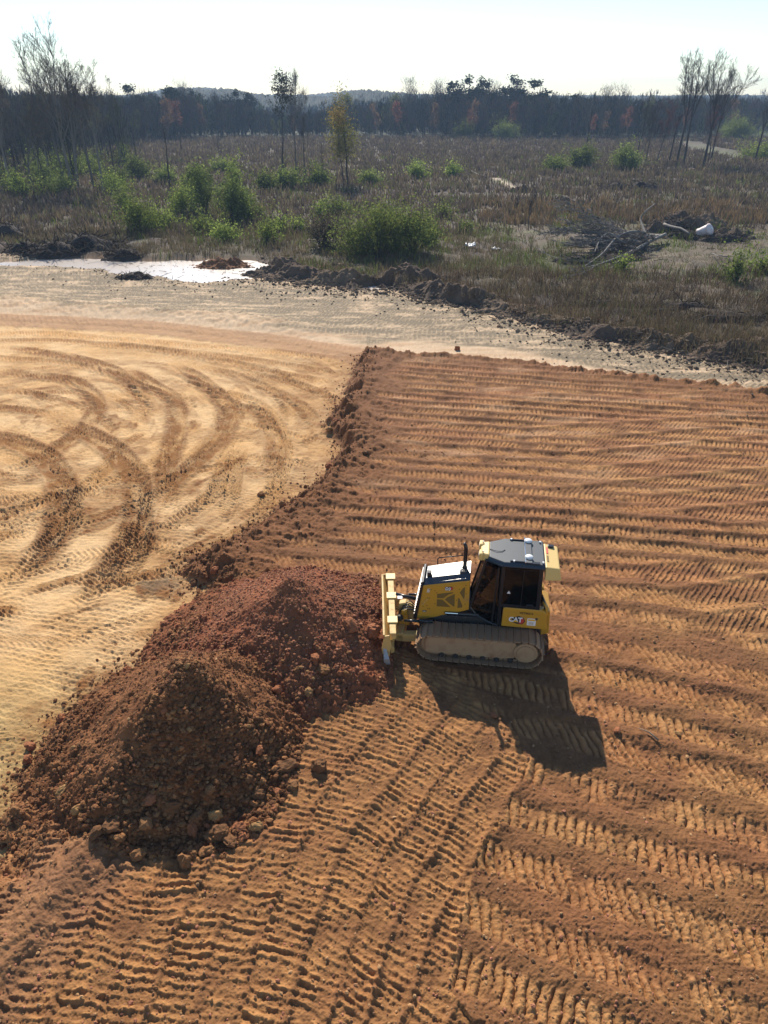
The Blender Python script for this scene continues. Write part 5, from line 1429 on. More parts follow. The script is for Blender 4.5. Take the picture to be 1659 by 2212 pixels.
# ---- dry weeds and grass
def tufts(name, label, n, region, hmin, hmax, w, pal, kind_m, k=5, cat='weeds', seed=1, dens_fn=None, spread=.22):
    r = np.random.default_rng(seed); x, y = region(r, n)
    if dens_fn is not None:
        m = dens_fn(x, y, r); x, y = x[m], y[m]
    n = len(x); z = gh(x, y)
    hh = r.uniform(hmin, hmax, n)
    X = np.repeat(x, k) + r.normal(0, spread, n * k); Y = np.repeat(y, k) + r.normal(0, spread, n * k); Z = np.repeat(z, k) - .08; Hh = np.repeat(hh, k) * r.uniform(.55, 1.2, n * k)
    W = w * np.clip(np.repeat(np.hypot(x, y), k) / 60, .8, 4.0)
    an = r.uniform(0, 3.14, n * k); lx = r.normal(0, .22, n * k) * Hh; ly = r.normal(0, .22, n * k) * Hh
    dx, dy = np.cos(an) * W, np.sin(an) * W
    V = np.stack([np.column_stack([X - dx, Y - dy, Z]), np.column_stack([X + dx, Y + dy, Z]), np.column_stack([X + lx + dx * .3, Y + ly, Z + Hh]), np.column_stack([X + lx - dx * .3, Y + ly, Z + Hh * .96])], 1).reshape(-1, 3)
    pal = np.array(pal); cc_ = pal[r.integers(0, len(pal), n)]; C = np.repeat(cc_, k, axis=0) * r.uniform(.7, 1.35, n * k)[:, None]
    o = link(name, mesh_np(name, V, np.arange(len(V)).reshape(-1, 4), np.repeat(C, 4, axis=0)), kind_m)
    return tag(o, label, cat, kind='stuff')
def field_pts(y0, y1, pw=1.6, xw=.62):
    def fn(r, n):
        y = y0 + (y1 - y0) * r.random(n) ** pw; x = r.uniform(-xw, xw, n) * (y + 12)
        ok = y > np.interp(x, CLEAR_W[:, 0], CLEAR_W[:, 1]) + 1.2 + 1.5 * pn(x * .3, y * .3); return x[ok], y[ok]
    return fn
def bare_zone(x, y):
    cl = sstep(0, 12, x - (14 + (y - 60) * -.35)) * sstep(100, 88, y + 5 * fbm(x, y, 3, .12)) * sstep(44, 62, y + x * .25 - 2)
    tr = np.zeros(len(x))
    for pts, w_ in (([(1070,385),(1105,405),(1135,418)], 1.2), ([(1500,312),(1560,330),(1659,345),(1800,350)], 4.5), ([(1480,306),(1530,320),(1610,328)], 3)):
        tr = np.maximum(tr, (d_line(x, y, smooth_path(poly_w(pts, -.3), 3)) < w_) * 1.0)
    for pts in ([(430,405),(600,418),(800,425),(1000,420),(1150,425),(1400,440)],):
        tr = np.maximum(tr, (d_line(x, y, smooth_path(poly_w(pts, -.3), 3)) < 1.8) * .85)
    return np.maximum(cl * .93, tr)
def pools(x, y):
    m = np.zeros(len(x), bool)
    for (bx_, by_), rx, ry in POOLS: m |= ((x - bx_) / (rx * 1.35)) ** 2 + ((y - by_) / (ry * 1.5)) ** 2 < 1
    m |= (x < -4) & (y - np.interp(x, CLEAR_W[:, 0], CLEAR_W[:, 1]) < 3.5)
    return m
weed = lambda x, y, r: ~pools(x, y) & (r.random(len(x)) > bare_zone(x, y)) & (fbm(x, y, 3, .25) > -.42 + .25 * r.random(len(x)))
brownp = [(.14, .11, .064), (.11, .09, .054), (.165, .13, .078), (.10, .09, .05), (.21, .165, .095)]
purp = [(.11, .084, .068), (.095, .074, .06), (.13, .10, .08)]
tufts('dry_weeds', 'brown dead weeds covering the near field behind the earthworks', 34000, field_pts(40, 90, 1.2), .25, .85, .022, brownp, M_weed, k=6, dens_fn=weed, seed=21)
tufts('dry_weeds', 'purplish brown dead weeds covering the far field', 46000, field_pts(85, 300, 1.1), .5, 1.3, .05, brownp + purp * 2, M_weed, k=4, dens_fn=weed, seed=22, spread=.5)
SHC = np.array([P(q[0], q[1], -.3) for q in SH])
def greenf(x, y, r):
    dm = np.min(np.hypot(x[:, None] - SHC[:, 0], y[:, None] - SHC[:, 1]), axis=1)
    return ~pools(x, y) & ~((x > 3) & (y < 60) & (r.random(len(x)) > .08)) & ((fbm(x + 200, y, 3, .11) > .05 + .3 * r.random(len(x))) | (dm < 1 + 5 * r.random(len(x)) ** 1.5))
tufts('green_weeds', 'fresh green weeds coming up through the dead growth', 26000, field_pts(42, 200, 1.8), .25, .95, .028, [(.12, .16, .035), (.10, .135, .035), (.15, .19, .045)], M_weed, k=5, dens_fn=greenf, seed=23, spread=.35)
tanb = lambda x, y, r: (np.abs(y - (103 + 4 * pn(x * .1, y * .1))) < 9) & (x > 12) & (fbm(x, y, 2, .25) > .1)
tufts('tan_grass', 'tall tan grass in a band across the right of the field', 9000, field_pts(92, 114, 1.0), .7, 1.5, .03, [(.24, .16, .085), (.19, .13, .07), (.13, .10, .06)], M_weed, k=5, cat='grass', dens_fn=tanb, seed=24)
belt = lambda x, y, r: (x > 2) & (fbm(x, y, 3, .35) > -.3)
tufts('dry_weeds', 'belt of dark brown scrub between the torn edge and the clearing', 9000, field_pts(42, 66, 1.0), .3, 1.0, .022, [(.085, .06, .042), (.11, .078, .052), (.07, .052, .038), (.14, .105, .07)], M_weed, k=7, dens_fn=belt, seed=28, spread=.3)
def lows(x, y, r): return (bare_zone(x, y) > .3) & ~((y < 62) & (r.random(len(x)) > .3)) & (y < 105) & (fbm(x, y, 3, .22) > .0)
tufts('low_grass', 'patchy low grass and litter on the churned clearing', 26000, field_pts(44, 104, 1.2), .08, .3, .03, [(.11, .125, .045), (.13, .10, .065), (.16, .12, .08), (.10, .12, .04)], M_weed, k=4, cat='grass', dens_fn=lows, seed=25, spread=.4)

# ---- litter: torn roots, sticks, chunks of earth on the edge and in the clearing
def litter(name, label, n, region, seed, lmin, lmax, pal, cat='debris', dens_fn=None, zup=.12):
    r = np.random.default_rng(seed); x, y = region(r, n)
    if dens_fn is not None: m = dens_fn(x, y, r); x, y = x[m], y[m]
    n = len(x); z = gh(x, y) + .03; L = lmin + (lmax - lmin) * r.random(n) ** 3; a = r.uniform(0, 6.283, n); dz_ = r.uniform(-.1, .5, n) * L * zup * 4
    rad = .008 + .018 * L * r.uniform(.5, 1.3, n)
    S = np.column_stack([x, y, z, x + np.cos(a) * L, y + np.sin(a) * L, z + np.abs(dz_), rad, rad * .5])
    pal = np.array(pal); C = pal[r.integers(0, len(pal), n)] * r.uniform(.7, 1.3, n)[:, None]
    return tag(link(name, seg_mesh(name, S, 4, C), M_weed), label, cat, kind='stuff')
def edge_pts(r, n):
    x = r.uniform(-42, 30, n); y = np.interp(x, CLEAR_W[:, 0], CLEAR_W[:, 1]) + r.normal(1.8, 2.2, n); return x, y
litter('root_litter', 'torn roots and sticks strewn along the edge of the earthworks', 4200, edge_pts, 31, .15, 1.2, [(.11, .085, .065), (.20, .16, .12), (.07, .05, .04), (.30, .27, .22)])
litter('wood_litter', 'splintered wood and sticks strewn over the clearing', 5000, field_pts(44, 104, 1.2), 32, .15, 1.3, [(.16, .12, .09), (.26, .22, .17), (.09, .07, .05), (.38, .34, .28)], dens_fn=lambda x, y, r: bare_zone(x, y) > .25)

# ---- brush heaps and mounds of earth
M_earth = soil_mat('dark_earth', 9, .7, .06, var=.35)
def mound(px, py, w, d, h, seed, label, ca, name='dirt_mound', cat='dirt mound', z0=SAND_Z, group=None, rot=0, lump=1.0):
    x, y = P(px, py, z0); n = 46
    n = 80; a = np.linspace(-1.25, 1.25, n); X, Y = np.meshgrid(a, a); x_, y_ = X.ravel(), Y.ravel(); o_ = seed * 3.7
    rr_ = np.hypot(x_, y_) + .30 * fbm(x_ + o_, y_, 3, 1.5)
    z_ = h * np.clip(1 - rr_, -.3, 1) ** 1.0 * (rr_ < 1.3) if False else h * (sstep(1.1, .05, rr_)) - .12
    wx_, wy_ = x_ * w / 2, y_ * d / 2
    z_ = z_ * (.55 + .6 * np.clip(fbm(wx_ + o_, wy_, 3, .9) + .4, 0, 1.2)) + (bill(wx_ + o_, wy_, 1.3) * .25 + bill(wx_, wy_ + o_, 3.1) * .22 + bill(wx_ + 4, wy_ + o_, 6.5) * .12) * lump * sstep(1.2, .8, rr_) * min(1, h + .2)
    c, s = math.cos(rot), math.sin(rot)
    gx, gy = wx_ * c - wy_ * s, wx_ * s + wy_ * c
    zz = gh(gx + x, gy + y) + z_
    zz = np.where(rr_ > 1.12, zz - .25, zz)
    C = np.array(ca) * (1 + .35 * fbm(gx + o_, gy, 3, 1.3))[:, None]
    idx = np.arange(n * n).reshape(n, n); F = np.column_stack([idx[:-1, :-1].ravel(), idx[:-1, 1:].ravel(), idx[1:, 1:].ravel(), idx[1:, :-1].ravel()])
    ob = link(name, mesh_np(name, np.column_stack([gx, gy, zz]), F, C, smooth=True), M_earth); ob.location = (x, y, 0)
    return tag(ob, label, cat, group), x, y
dke = (.125, .084, .056); bre = (.175, .12, .075); rde = (.22, .105, .05)
MND = [
 (480, 566, 5.2, 3.0, .95, rde, 'reddish earth mound at the far right bank of the pool'),
 (590, 584, 5.2, 3.0, 1.0, dke, 'dark earth mound just right of the white pool'),
 (650, 596, 6.0, 3.0, .9, dke, 'dark low earth mound second right of the pool'),
 (720, 606, 5.4, 2.6, .7, bre, 'brown low earth mound left of the small pool'),
 (890, 606, 5.5, 3.0, 1.25, dke, 'tall dark earth mound right of the small pool'),
 (950, 628, 5.0, 2.8, 1.0, dke, 'dark earth mound on the slope right of the tall one'),
 (1020, 648, 5.4, 2.4, .8, dke, 'long dark earth mound in the middle of the torn edge'),
 (1110, 665, 5.4, 2.6, .6, bre, 'low brown mound with track prints on the torn edge'),
 (1210, 690, 4.6, 2.2, .5, bre, 'low lumpy mound where the torn edge bends down right'),
 (1320, 725, 4.6, 1.9, .5, dke, 'dark lumpy ridge below the sticks on the right'),
 (1440, 745, 5.0, 2.0, .5, bre, 'brown lumpy ridge near the right end of the torn edge'),
 (1560, 765, 4.6, 2.0, .55, dke, 'dark lumpy ridge at the right picture edge'),
 (1640, 745, 4.0, 2.2, .7, dke, 'dark earth hump behind the last ridge at the right edge'),
 (740, 572, 5.0, 2.2, .5, bre, 'brown hump of earth in front of the large thicket'),
 (1460, 480, 4.0, 2.6, 1.3, dke, 'dark root ball mound behind the uprooted tree'),
 (1530, 488, 4.6, 3.0, 1.1, bre, 'brown earth mound behind the white tank'),
 (1415, 500, 3.0, 2.6, 1.3, dke, 'dark earth clump at the butt of the uprooted tree'),
 (1490, 497, 5.0, 2.6, 1.5, dke, 'dark lumpy earth bank between the uprooted tree and the white tank'),
 (1570, 515, 4.6, 2.6, 1.3, dke, 'dark earth lump at the right end of the root bank'),
 (1125, 416, 3.2, 2.4, 1.3, (.12, .075, .045), 'rust brown mound at the end of the pale path'),
 (1215, 437, 3.0, 2.0, 1.0, dke, 'small dark earth clump left of the far brush heaps'),
 (1258, 440, 2.0, 1.6, .7, bre, 'small brown clump right of the little dark one'),
]
for i, (px, py, w, d, h, c, lab) in enumerate(MND): mound(px, py, w * 1.25, d * 1.15, h * (.85 if i < 5 else .62 if i < 14 else .95), 50 + i, lab, c, z0=-.35)

def brush(px, py, w, d, h, n, seed, label, pal, name='brush_heap', lmax=2.4, rmax=.05, z0=-.35):
    e_, x, y = None, *P(px, py, z0); r = np.random.default_rng(seed); z = gh1(x, y)
    a = r.uniform(0, 6.283, n); t = np.sqrt(r.random(n)); bx = np.cos(a) * t * w / 2; by = np.sin(a) * t * d / 2
    bz = h * (1 - t ** 1.5) * r.uniform(.2, 1.0, n)
    L = r.uniform(.25, 1, n) ** 2 * lmax; az = r.uniform(0, 6.283, n); el = r.normal(.1, .45, n)
    D = np.column_stack([np.cos(az) * np.cos(el), np.sin(az) * np.cos(el), np.sin(el)])
    p = np.column_stack([bx, by, bz]); q = p + D * L[:, None] * .5; q2 = q + (D + r.normal(0, .35, (n, 3))) * L[:, None] * .5
    p[:, 2] = np.maximum(p[:, 2], .0); rad = rmax * r.uniform(.15, 1, n) ** 1.8
    S = np.vstack([np.column_stack([p, q, rad, rad * .8]), np.column_stack([q, q2, rad * .8, rad * .35])])
    pal = np.array(pal); C = pal[r.integers(0, len(pal), n)] * r.uniform(.6, 1.3, n)[:, None]; C = np.vstack([C, C])
    e = empty(name, (x, y, z), 0)
    link('sticks', seg_mesh('sticks', S, 5, C), M_weed, e)
    # earth core
    m_ = 26; aa = np.linspace(-1.2, 1.2, m_); X, Y = np.meshgrid(aa, aa); xx, yy_ = X.ravel(), Y.ravel(); rr_ = np.hypot(xx, yy_) + .3 * fbm(xx + seed, yy_, 3, 1.7)
    wx_, wy_ = xx * w / 2, yy_ * d / 2
    zz = gh(wx_ + x, wy_ + y) - z + h * .75 * sstep(1.1, .0, rr_) + (bill(wx_ + seed, wy_, 1.6) * .3 + bill(wx_, wy_, 4.) * .15) * sstep(1.1, .7, rr_) - .12 - .3 * (rr_ > 1.12)
    idx = np.arange(m_ * m_).reshape(m_, m_); F = np.column_stack([idx[:-1, :-1].ravel(), idx[:-1, 1:].ravel(), idx[1:, 1:].ravel(), idx[1:, :-1].ravel()])
    link('earth_core', mesh_np('earth_core', np.column_stack([wx_, wy_, zz]), F, np.tile([[.055, .042, .034]], (m_ * m_, 1)) * (1 + .4 * fbm(wx_, wy_, 3, 2.))[:, None], smooth=True), M_earth, e)
    return tag(e, label, 'brush heap')
dkp = [(.05, .038, .03), (.075, .058, .045), (.035, .028, .024), (.16, .13, .10), (.24, .21, .17)]
BR = [
 (195, 535, 8.2, 4.6, 1.7, 900, 'large dark brush heap left of the pool', 2.0, .06),
 (110, 545, 7.0, 3.6, 1.2, 600, 'flatter dark brush heap left of the large one', 1.8, .05),
 (15, 512, 4.6, 4.0, 1.9, 420, 'tall dark brush heap at the left picture edge', 2.0, .06),
 (60, 540, 5.0, 3.0, 1.1, 350, 'low dark brush heap by the left picture edge', 1.6, .05),
 (265, 552, 4.6, 2.8, .8, 260, 'thin tail of brush at the right end of the large heap', 1.6, .045),
 (290, 596, 3.6, 1.8, .6, 200, 'small isolated brush clump in front of the pool', .9, .04),
 (1335, 408, 6.5, 3.5, 1.3, 260, 'far brown brush heap, left of two behind the clearing', 1.6, .07),
 (1390, 408, 7.5, 3.5, 1.6, 320, 'far brown brush heap, right of two behind the clearing', 1.8, .08),
 (1300, 655, 5.0, 1.8, .5, 220, 'line of torn roots on the right edge above the lumpy ridge', 1.2, .04),
 (1460, 668, 6.0, 1.6, .45, 240, 'pale sticks and brush near the right picture edge', 1.6, .04),
 (1590, 690, 6.5, 2.0, .5, 260, 'tangled roots and brush at the right picture edge', 1.4, .045),
 (1240, 570, 4.5, 2.5, .6, 220, 'tangle of twigs below the crown of the uprooted tree', 1.3, .03),
 (1590, 505, 4.0, 3.0, .8, 160, 'brush clump right of the white tank', 1.0, .05),
 (1420, 378, 4.0, 2.0, .6, 90, 'small far brush clump right of the far heaps', 1.2, .06),
]
for i, (px, py, w, d, h, n, lab, lm, rm) in enumerate(BR): brush(px, py, w, d, h, n, 80 + i, lab, dkp, lmax=lm, rmax=rm)

# ---- the uprooted grey tree on the clearing
def fallen():
    x0, y0 = P(1400, 508, -.2); z0 = gh1(x0, y0)
    e = empty('uprooted_tree', (x0, y0, z0), 0); r = np.random.default_rng(77)
    def pt(px, py, h=0.0):
        a, b = P(px, py, h - .2); return np.array([a - x0, b - y0, h])
    def limb(pts, ra, rb, nm, twigs=0, tl=1.0):
        Q = smooth_path(pts, 5); n = len(Q) - 1; S = []
        for i in range(n):
            t = i / n; S.append([*Q[i], *Q[i + 1], ra + (rb - ra) * t, ra + (rb - ra) * (i + 1) / n])
        T = []
        for k in range(twigs):
            i = r.integers(n // 3, n); p = Q[i]; d = (Q[min(i + 1, n)] - Q[i]); d /= np.linalg.norm(d) + 1e-9
            rad = .03
            for q in range(r.integers(3, 6)):
                d = d + r.normal(0, .38, 3); d[2] *= .6; d /= np.linalg.norm(d); p2 = p + d * tl * r.uniform(.2, .5)
                if p2[2] < .02: p2[2] = .02 + r.random() * .1
                T.append([*p, *p2, rad, rad * .75]); rad *= .75; p = p2
        link(nm, seg_mesh(nm, S + T, 6), M_greywood, e)
        return []
    T = []
    T += limb([pt(1438, 502, .9), pt(1400, 520, .75), pt(1352, 545, .45), pt(1290, 568, .3), pt(1225, 583, .2)], .17, .04, 'trunk', 40, 1.2)
    T += limb([pt(1395, 498, 1.2), pt(1360, 497, 1.6), pt(1330, 512, 1.2), pt(1300, 545, .6), pt(1262, 572, .3)], .15, .045, 'limb', 36, 1.2)
    T += limb([pt(1400, 505, 1.0), pt(1352, 520, .9), pt(1318, 500, 1.7), pt(1298, 512, 1.3), pt(1285, 540, .7)], .11, .04, 'limb', 24)
    T += limb([pt(1395, 500, 1.2), pt(1385, 470, 2.2), pt(1396, 452, 3.0), pt(1416, 436, 3.6)], .13, .05, 'limb', 3)
    T += limb([pt(1352, 545, .45), pt(1310, 560, .3), pt(1262, 560, .4), pt(1210, 555, .5), pt(1160, 535, .7)], .07, .02, 'limb', 24)
    T += limb([pt(1330, 512, 1.2), pt(1290, 520, 1.1), pt(1240, 525, .9), pt(1195, 515, 1.0)], .06, .02, 'limb', 10)
    T += limb([pt(1400, 520, .7), pt(1370, 540, .5), pt(1345, 552, .3), pt(1320, 575, .2)], .09, .03, 'limb', 24)
    T += limb([pt(1290, 568, .3), pt(1260, 585, .25), pt(1215, 595, .2)], .05, .02, 'limb', 24)
    for q, (az, tilt, hh, sd_) in enumerate([(-168, 3, 12, 1), (-152, 2, 9, 2), (-178, 4, 8, 3), (-140, 2, 6, 4)]):
        T1, B1, W1 = fork_tree(800 + sd_, hh, .13, .22, 4, .6)
        S1 = np.vstack([T1, B1, W1]); a = math.radians(az); t_ = math.radians(tilt)
        D = np.array([math.cos(a) * math.cos(t_), math.sin(a) * math.cos(t_), math.sin(t_)]); X_ = np.array([-math.sin(a), math.cos(a), 0]); Y_ = np.cross(D, X_)
        M3 = np.column_stack([X_, Y_ * .55, D])
        st0 = pt(1425, 505, .8)
        A_ = S1[:, :3] @ M3.T + st0; B_ = S1[:, 3:6] @ M3.T + st0
        for Q in (A_, B_): Q[:, 2] = np.where(Q[:, 2] < .1, .1 + np.abs(Q[:, 2]) * .12, Q[:, 2])
        S1 = np.column_stack([A_, B_, np.maximum(S1[:, 6] * 1.2, .022), np.maximum(S1[:, 7] * 1.2, .016)])
        link('limb', seg_mesh('limb', S1, 5), M_greywood, e)
    return tag(e, 'grey weathered uprooted tree lying on its side in the clearing', 'fallen tree')
fallen()
def log(name, label, pts, r0, r1, m=None, cat='branch'):
    Q = smooth_path([np.array([*P(px, py, h - .3), 0]) + np.array([0, 0, 0]) for px, py, h in pts], 5)
    hs = np.interp(np.linspace(0, 1, len(Q)), np.linspace(0, 1, len(pts)), [h for _, _, h in pts])
    zz = gh(Q[:, 0], Q[:, 1]) + hs
    b = MB(); b.tube([(q[0], q[1], z_) for q, z_ in zip(Q, zz)], list(np.linspace(r0, r1, len(Q))), 8)
    return tag(b.build(name, m or M_greywood, smooth=True), label, cat)
log('log', 'grey brown log lying across the root mound left of the white tank', [(1435, 482, 1.0), (1470, 495, .9), (1490, 505, .7)], .16, .10, cat='log')
log('bent_branch', 'arched bare branch rising from the weeds below the white tank', [(1535, 552, .1), (1556, 548, .9), (1575, 550, .8), (1580, 562, .2)], .05, .02)
log('branch', 'pale stick on the right end of the pale gravel edge', [(1405, 672, .15), (1435, 668, .3), (1462, 672, .2)], .05, .02, M_barkp)
log('branch', 'pale forked stick above the lumpy ridge at right', [(1500, 690, .1), (1530, 678, .4), (1560, 680, .2)], .04, .02, M_barkp)
log('log', 'white bleached trunk lying on the far field by the pale path', [(1018, 370, .4), (1040, 378, .5), (1050, 384, .2)], .16, .08, M_barkp, cat='log')
log('log', 'pale stick upright in the middle torn band', [(590, 415, .1), (597, 425, .6)], .05, .03, M_barkp, cat='log')
log('log', 'pale broken stick in the middle torn band near centre', [(805, 422, .1), (812, 428, .5)], .05, .03, M_barkp, cat='log')
# ---- more of the torn root mass round the uprooted tree
for i, (px, py, w, d, h, n, lab, lm, rm) in enumerate([(1440, 498, 6.5, 3.5, 1.7, 800, 'dark root mass at the butt of the uprooted tree', 1.2, .05), (1480, 515, 6.0, 3.0, 1.0, 520, 'dark roots and earth in front of the white tank', 1.0, .04), (1330, 560, 8.0, 3.4, .7, 800, 'grey twigs spread under the uprooted tree', 1.6, .03), (1560, 520, 6.0, 2.6, .9, 450, 'dark brush behind the right side of the white tank', 1.0, .04)]):
    brush(px, py, w, d, h, n, 120 + i, lab, dkp, lmax=lm, rmax=rm)
# ---- pinkish white tank
tx, ty = P(1520, 512, -.2)
tk = tag(empty('plastic_tank', (tx, ty, gh1(tx, ty) + .55), math.radians(-25)), 'pinkish white round plastic tank lying tipped on the earth mound', 'tank')
tk.rotation_euler = (math.radians(62), math.radians(8), math.radians(35)); tk.scale = (.95, .95, 1.0); tk.location.z += .3
M_tank = plain('chalky_plastic', (.74, .60, .56), rough=.5, dirt=(.40, .21, .12), dirt_amt=.30, scale=1.3)
MB().tube([(0, 0, -.75), (0, 0, -.70), (0, 0, -.55), (0, 0, .0), (0, 0, .45), (0, 0, .52)], [.50, .60, .56, .60, .62, .60], 28).build('shell', M_tank, tk, smooth=True)
MB().tube([(0, 0, .52), (0, 0, .60), (0, 0, .72), (0, 0, .78)], [.68, .68, .50, .12], 28).build('lid', M_tank, tk, smooth=True)
MB().tube([(0, 0, .77), (0, 0, .83)], [.14, .14], 16).build('cap', M_white, tk, smooth=True)
def scrap(px, py, w, d, h, seed, lab, c):
    x, y = P(px, py, -.3); z = gh1(x, y); r = np.random.default_rng(seed); n = 9
    a = np.linspace(-1, 1, n); X, Y = np.meshgrid(a, a); Z = h * (np.abs(fbm(X.ravel() + seed, Y.ravel(), 3, 1.2)) + .25)
    V = np.column_stack([X.ravel() * w / 2 * (1 + .2 * pn(Y.ravel() * 2, X.ravel() + seed)), Y.ravel() * d / 2, Z]); idx = np.arange(n * n).reshape(n, n)
    F = np.column_stack([idx[:-1, :-1].ravel(), idx[:-1, 1:].ravel(), idx[1:, 1:].ravel(), idx[1:, :-1].ravel()])
    o = link('plastic_sheet', mesh_np('plastic_sheet', V, F, smooth=True), plain('pale_sheet', c, rough=.4)); o.location = (x, y, z)
    md = o.modifiers.new('thick', 'SOLIDIFY'); md.thickness = .02
    return tag(o, lab, 'plastic sheet')
scrap(1016, 535, 1.0, .9, .5, 3, 'crumpled bluish white sheet in the weeds right of the large thicket', (.55, .62, .68))
scrap(1072, 538, .9, .6, .3, 4, 'smaller dull grey sheet right of the bluish white one', (.30, .33, .35))
scrap(960, 366, 1.2, .8, .4, 5, 'pinkish scrap of sheet far out on the field', (.45, .30, .30))

# ------------------------------------------------------------------ THE FAR WOOD
def wood_proto(seed, kind):
    r = np.random.default_rng(seed)
    if kind == 'bare':
        T, B, tips = grow(seed, 11, .13, .3, 3, .45, .6, (16, 5, 3, 2), .32)
        c = [(.115, .095, .08), (.125, .105, .09), (.10, .085, .075)]
        n = 650; ce = B[r.integers(0, len(B), n), 3:6] + r.normal(0, .6, (n, 3)); d = r.normal(0, .3, (n, 3)); d[:, 2] += .7
        S = np.column_stack([ce, ce + d * 1.1, np.full(n, .020), np.full(n, .008)])
        C = np.array(c)[r.integers(0, 3, n)]
        return seg_mesh('trunk', T, 5), seg_mesh('crown', np.vstack([B, S]), 3, np.vstack([np.tile([[.10, .085, .075]], (len(B), 1)), C])), M_twig
    if kind == 'pine':
        T, B, tips = grow(seed, 12, .17, .42, 2, 1.0, .1, (20, 5, 2, 2), .26)
        n = 1500; ce = B[r.integers(0, len(B), n), 3:6] + r.normal(0, .28, (n, 3)); ce[:, 2] += .1
        V, F, C = quads(ce, .26, np.array(pine)[r.integers(0, 3, n)] * r.uniform(.6, 1.5, n)[:, None], seed=seed, aspect=.8)
        return seg_mesh('trunk', np.vstack([T, B]), 5), mesh_np('crown', V, F, C), M_needle
    if kind == 'young':
        T, B, tips = grow(seed, 8, .11, .12, 2, 1.0, .1, (34, 5, 2, 2), .22)
        n = 1300; ce = B[r.integers(0, len(B), n), 3:6] + r.normal(0, .25, (n, 3))
        V, F, C = quads(ce, .24, np.array([(.028,.045,.02),(.035,.055,.022)])[r.integers(0, 2, n)] * r.uniform(.6, 1.4, n)[:, None], seed=seed, aspect=.8)
        return seg_mesh('trunk', np.vstack([T, B]), 4), mesh_np('crown', V, F, C), M_needle
    pal = {'red': [(.26, .10, .06), (.20, .09, .06), (.16, .09, .065)], 'green': [(.13, .15, .045), (.11, .13, .045), (.15, .15, .06)], 'rust': [(.22, .13, .07), (.18, .12, .075)]}[kind]
    T, B, tips = grow(seed, 10, .13, .3, 3, .5, .5, (14, 5, 3, 2), .32)
    n = 1500; ce = B[r.integers(0, len(B), n), 3:6] + r.normal(0, .35, (n, 3))
    V, F, C = quads(ce, .19, np.array(pal)[r.integers(0, len(pal), n)] * r.uniform(.7, 1.3, n)[:, None], seed=seed, aspect=.8)
    return seg_mesh('trunk', np.vstack([T, B]), 4), mesh_np('crown', V, F, C), M_leaf
PT = {}
for kd, ns in (('bare', 6), ('pine', 4), ('young', 3), ('red', 2), ('green', 2), ('rust', 2)):
    for k in range(ns):
        tm, cm_, mm = wood_proto(900 + 31 * k + 7 * len(kd), kd); tm.materials.append(M_bark if kd != 'pine' else M_barkd); cm_.materials.append(mm)
        PT.setdefault(kd, []).append((tm, cm_, {'bare': 11, 'pine': 12, 'young': 8}.get(kd, 10)))
WL = {'bare': 'bare grey tree in the front row of the far wood', 'pine': 'dark pine rising out of the far wood', 'young': 'young dark evergreen at the front of the far wood', 'red': 'tree with rusty red buds in the far wood', 'green': 'tree with first green leaves in the far wood', 'rust': 'tan leaved tree in the far wood'}
WG = {'bare': 'bare trees along the far wood', 'pine': 'pines of the far wood', 'young': 'young evergreens at the far wood', 'red': 'red budding trees of the far wood', 'green': 'greening trees of the far wood', 'rust': 'tan leaved trees of the far wood'}
WN = {'bare': 'bare_tree', 'pine': 'pine_tree', 'young': 'young_evergreen', 'red': 'budding_tree', 'green': 'greening_tree', 'rust': 'tan_tree'}
def wood_tree(x, y, h, kd, label=None, group=None, wide=1.0):
    tm, cm_, h0 = random.choice(PT[kd]); s = h / h0
    e = empty(WN[kd], (x, y, float(gh(x, y)[0]) - .1), random.uniform(0, 6.28)); e.scale = (s * wide * random.uniform(.9, 1.25), s * wide * random.uniform(.9, 1.25), s)
    for nm, me in (('trunk', tm), ('crown', cm_)):
        o = bpy.data.objects.new(nm, me); COL.objects.link(o); o.parent = e
    return tag(e, label or WL[kd], 'tree', group if group or label else WG[kd])
random.seed(99)
def wood_front(px):   # picture row of the foot of the wood
    return np.interp(px, [-200, 0, 150, 260, 330, 420, 520, 700, 900, 1100, 1300, 1450, 1560, 1700], [345, 335, 325, 312, 306, 300, 298, 297, 297, 299, 302, 300, 290, 286])
def top_row(px):
    return np.interp(px, [-100, 0, 200, 260, 330, 400, 480, 560, 620, 680, 760, 860, 960, 1100, 1200, 1300, 1400, 1659, 1800], [200, 200, 208, 212, 208, 208, 212, 232, 238, 238, 225, 215, 206, 205, 212, 216, 216, 214, 214])
for i in range(150):
    px = -120 + 1900 * (i + random.random()) / 150; py = wood_front(px) + random.uniform(-7, 1)
    x, y = P(px, py, 0)
    kd = random.choices(['bare', 'young', 'rust', 'green', 'red'], [12, 3 if 380 < px < 720 or 980 < px < 1150 else .6, 1.3, .9, 1.0 + 1.2 * (px > 1250)])[0]
    pt = top_row(px) + random.uniform(4, 45) + (25 if kd in ('young',) else 0)
    v = (pt - 1106) / FPX; h = CAM_H + y * (-math.sin(PITCH) - v * math.cos(PITCH)) / (math.cos(PITCH) - v * math.sin(PITCH))
    wood_tree(x, y, max(h, 5), kd)
def sky_tree(px, pt, kd, lab, back=1.0):
    py = wood_front(px) - 10; x, y = P(px, py, 0); x *= back; y *= back
    v = (pt - 1106) / FPX; h = CAM_H + y * (-math.sin(PITCH) - v * math.cos(PITCH)) / (math.cos(PITCH) - v * math.sin(PITCH))
    wood_tree(x, y, h, kd, lab, None, 1.75 if kd == 'pine' else 1.3)
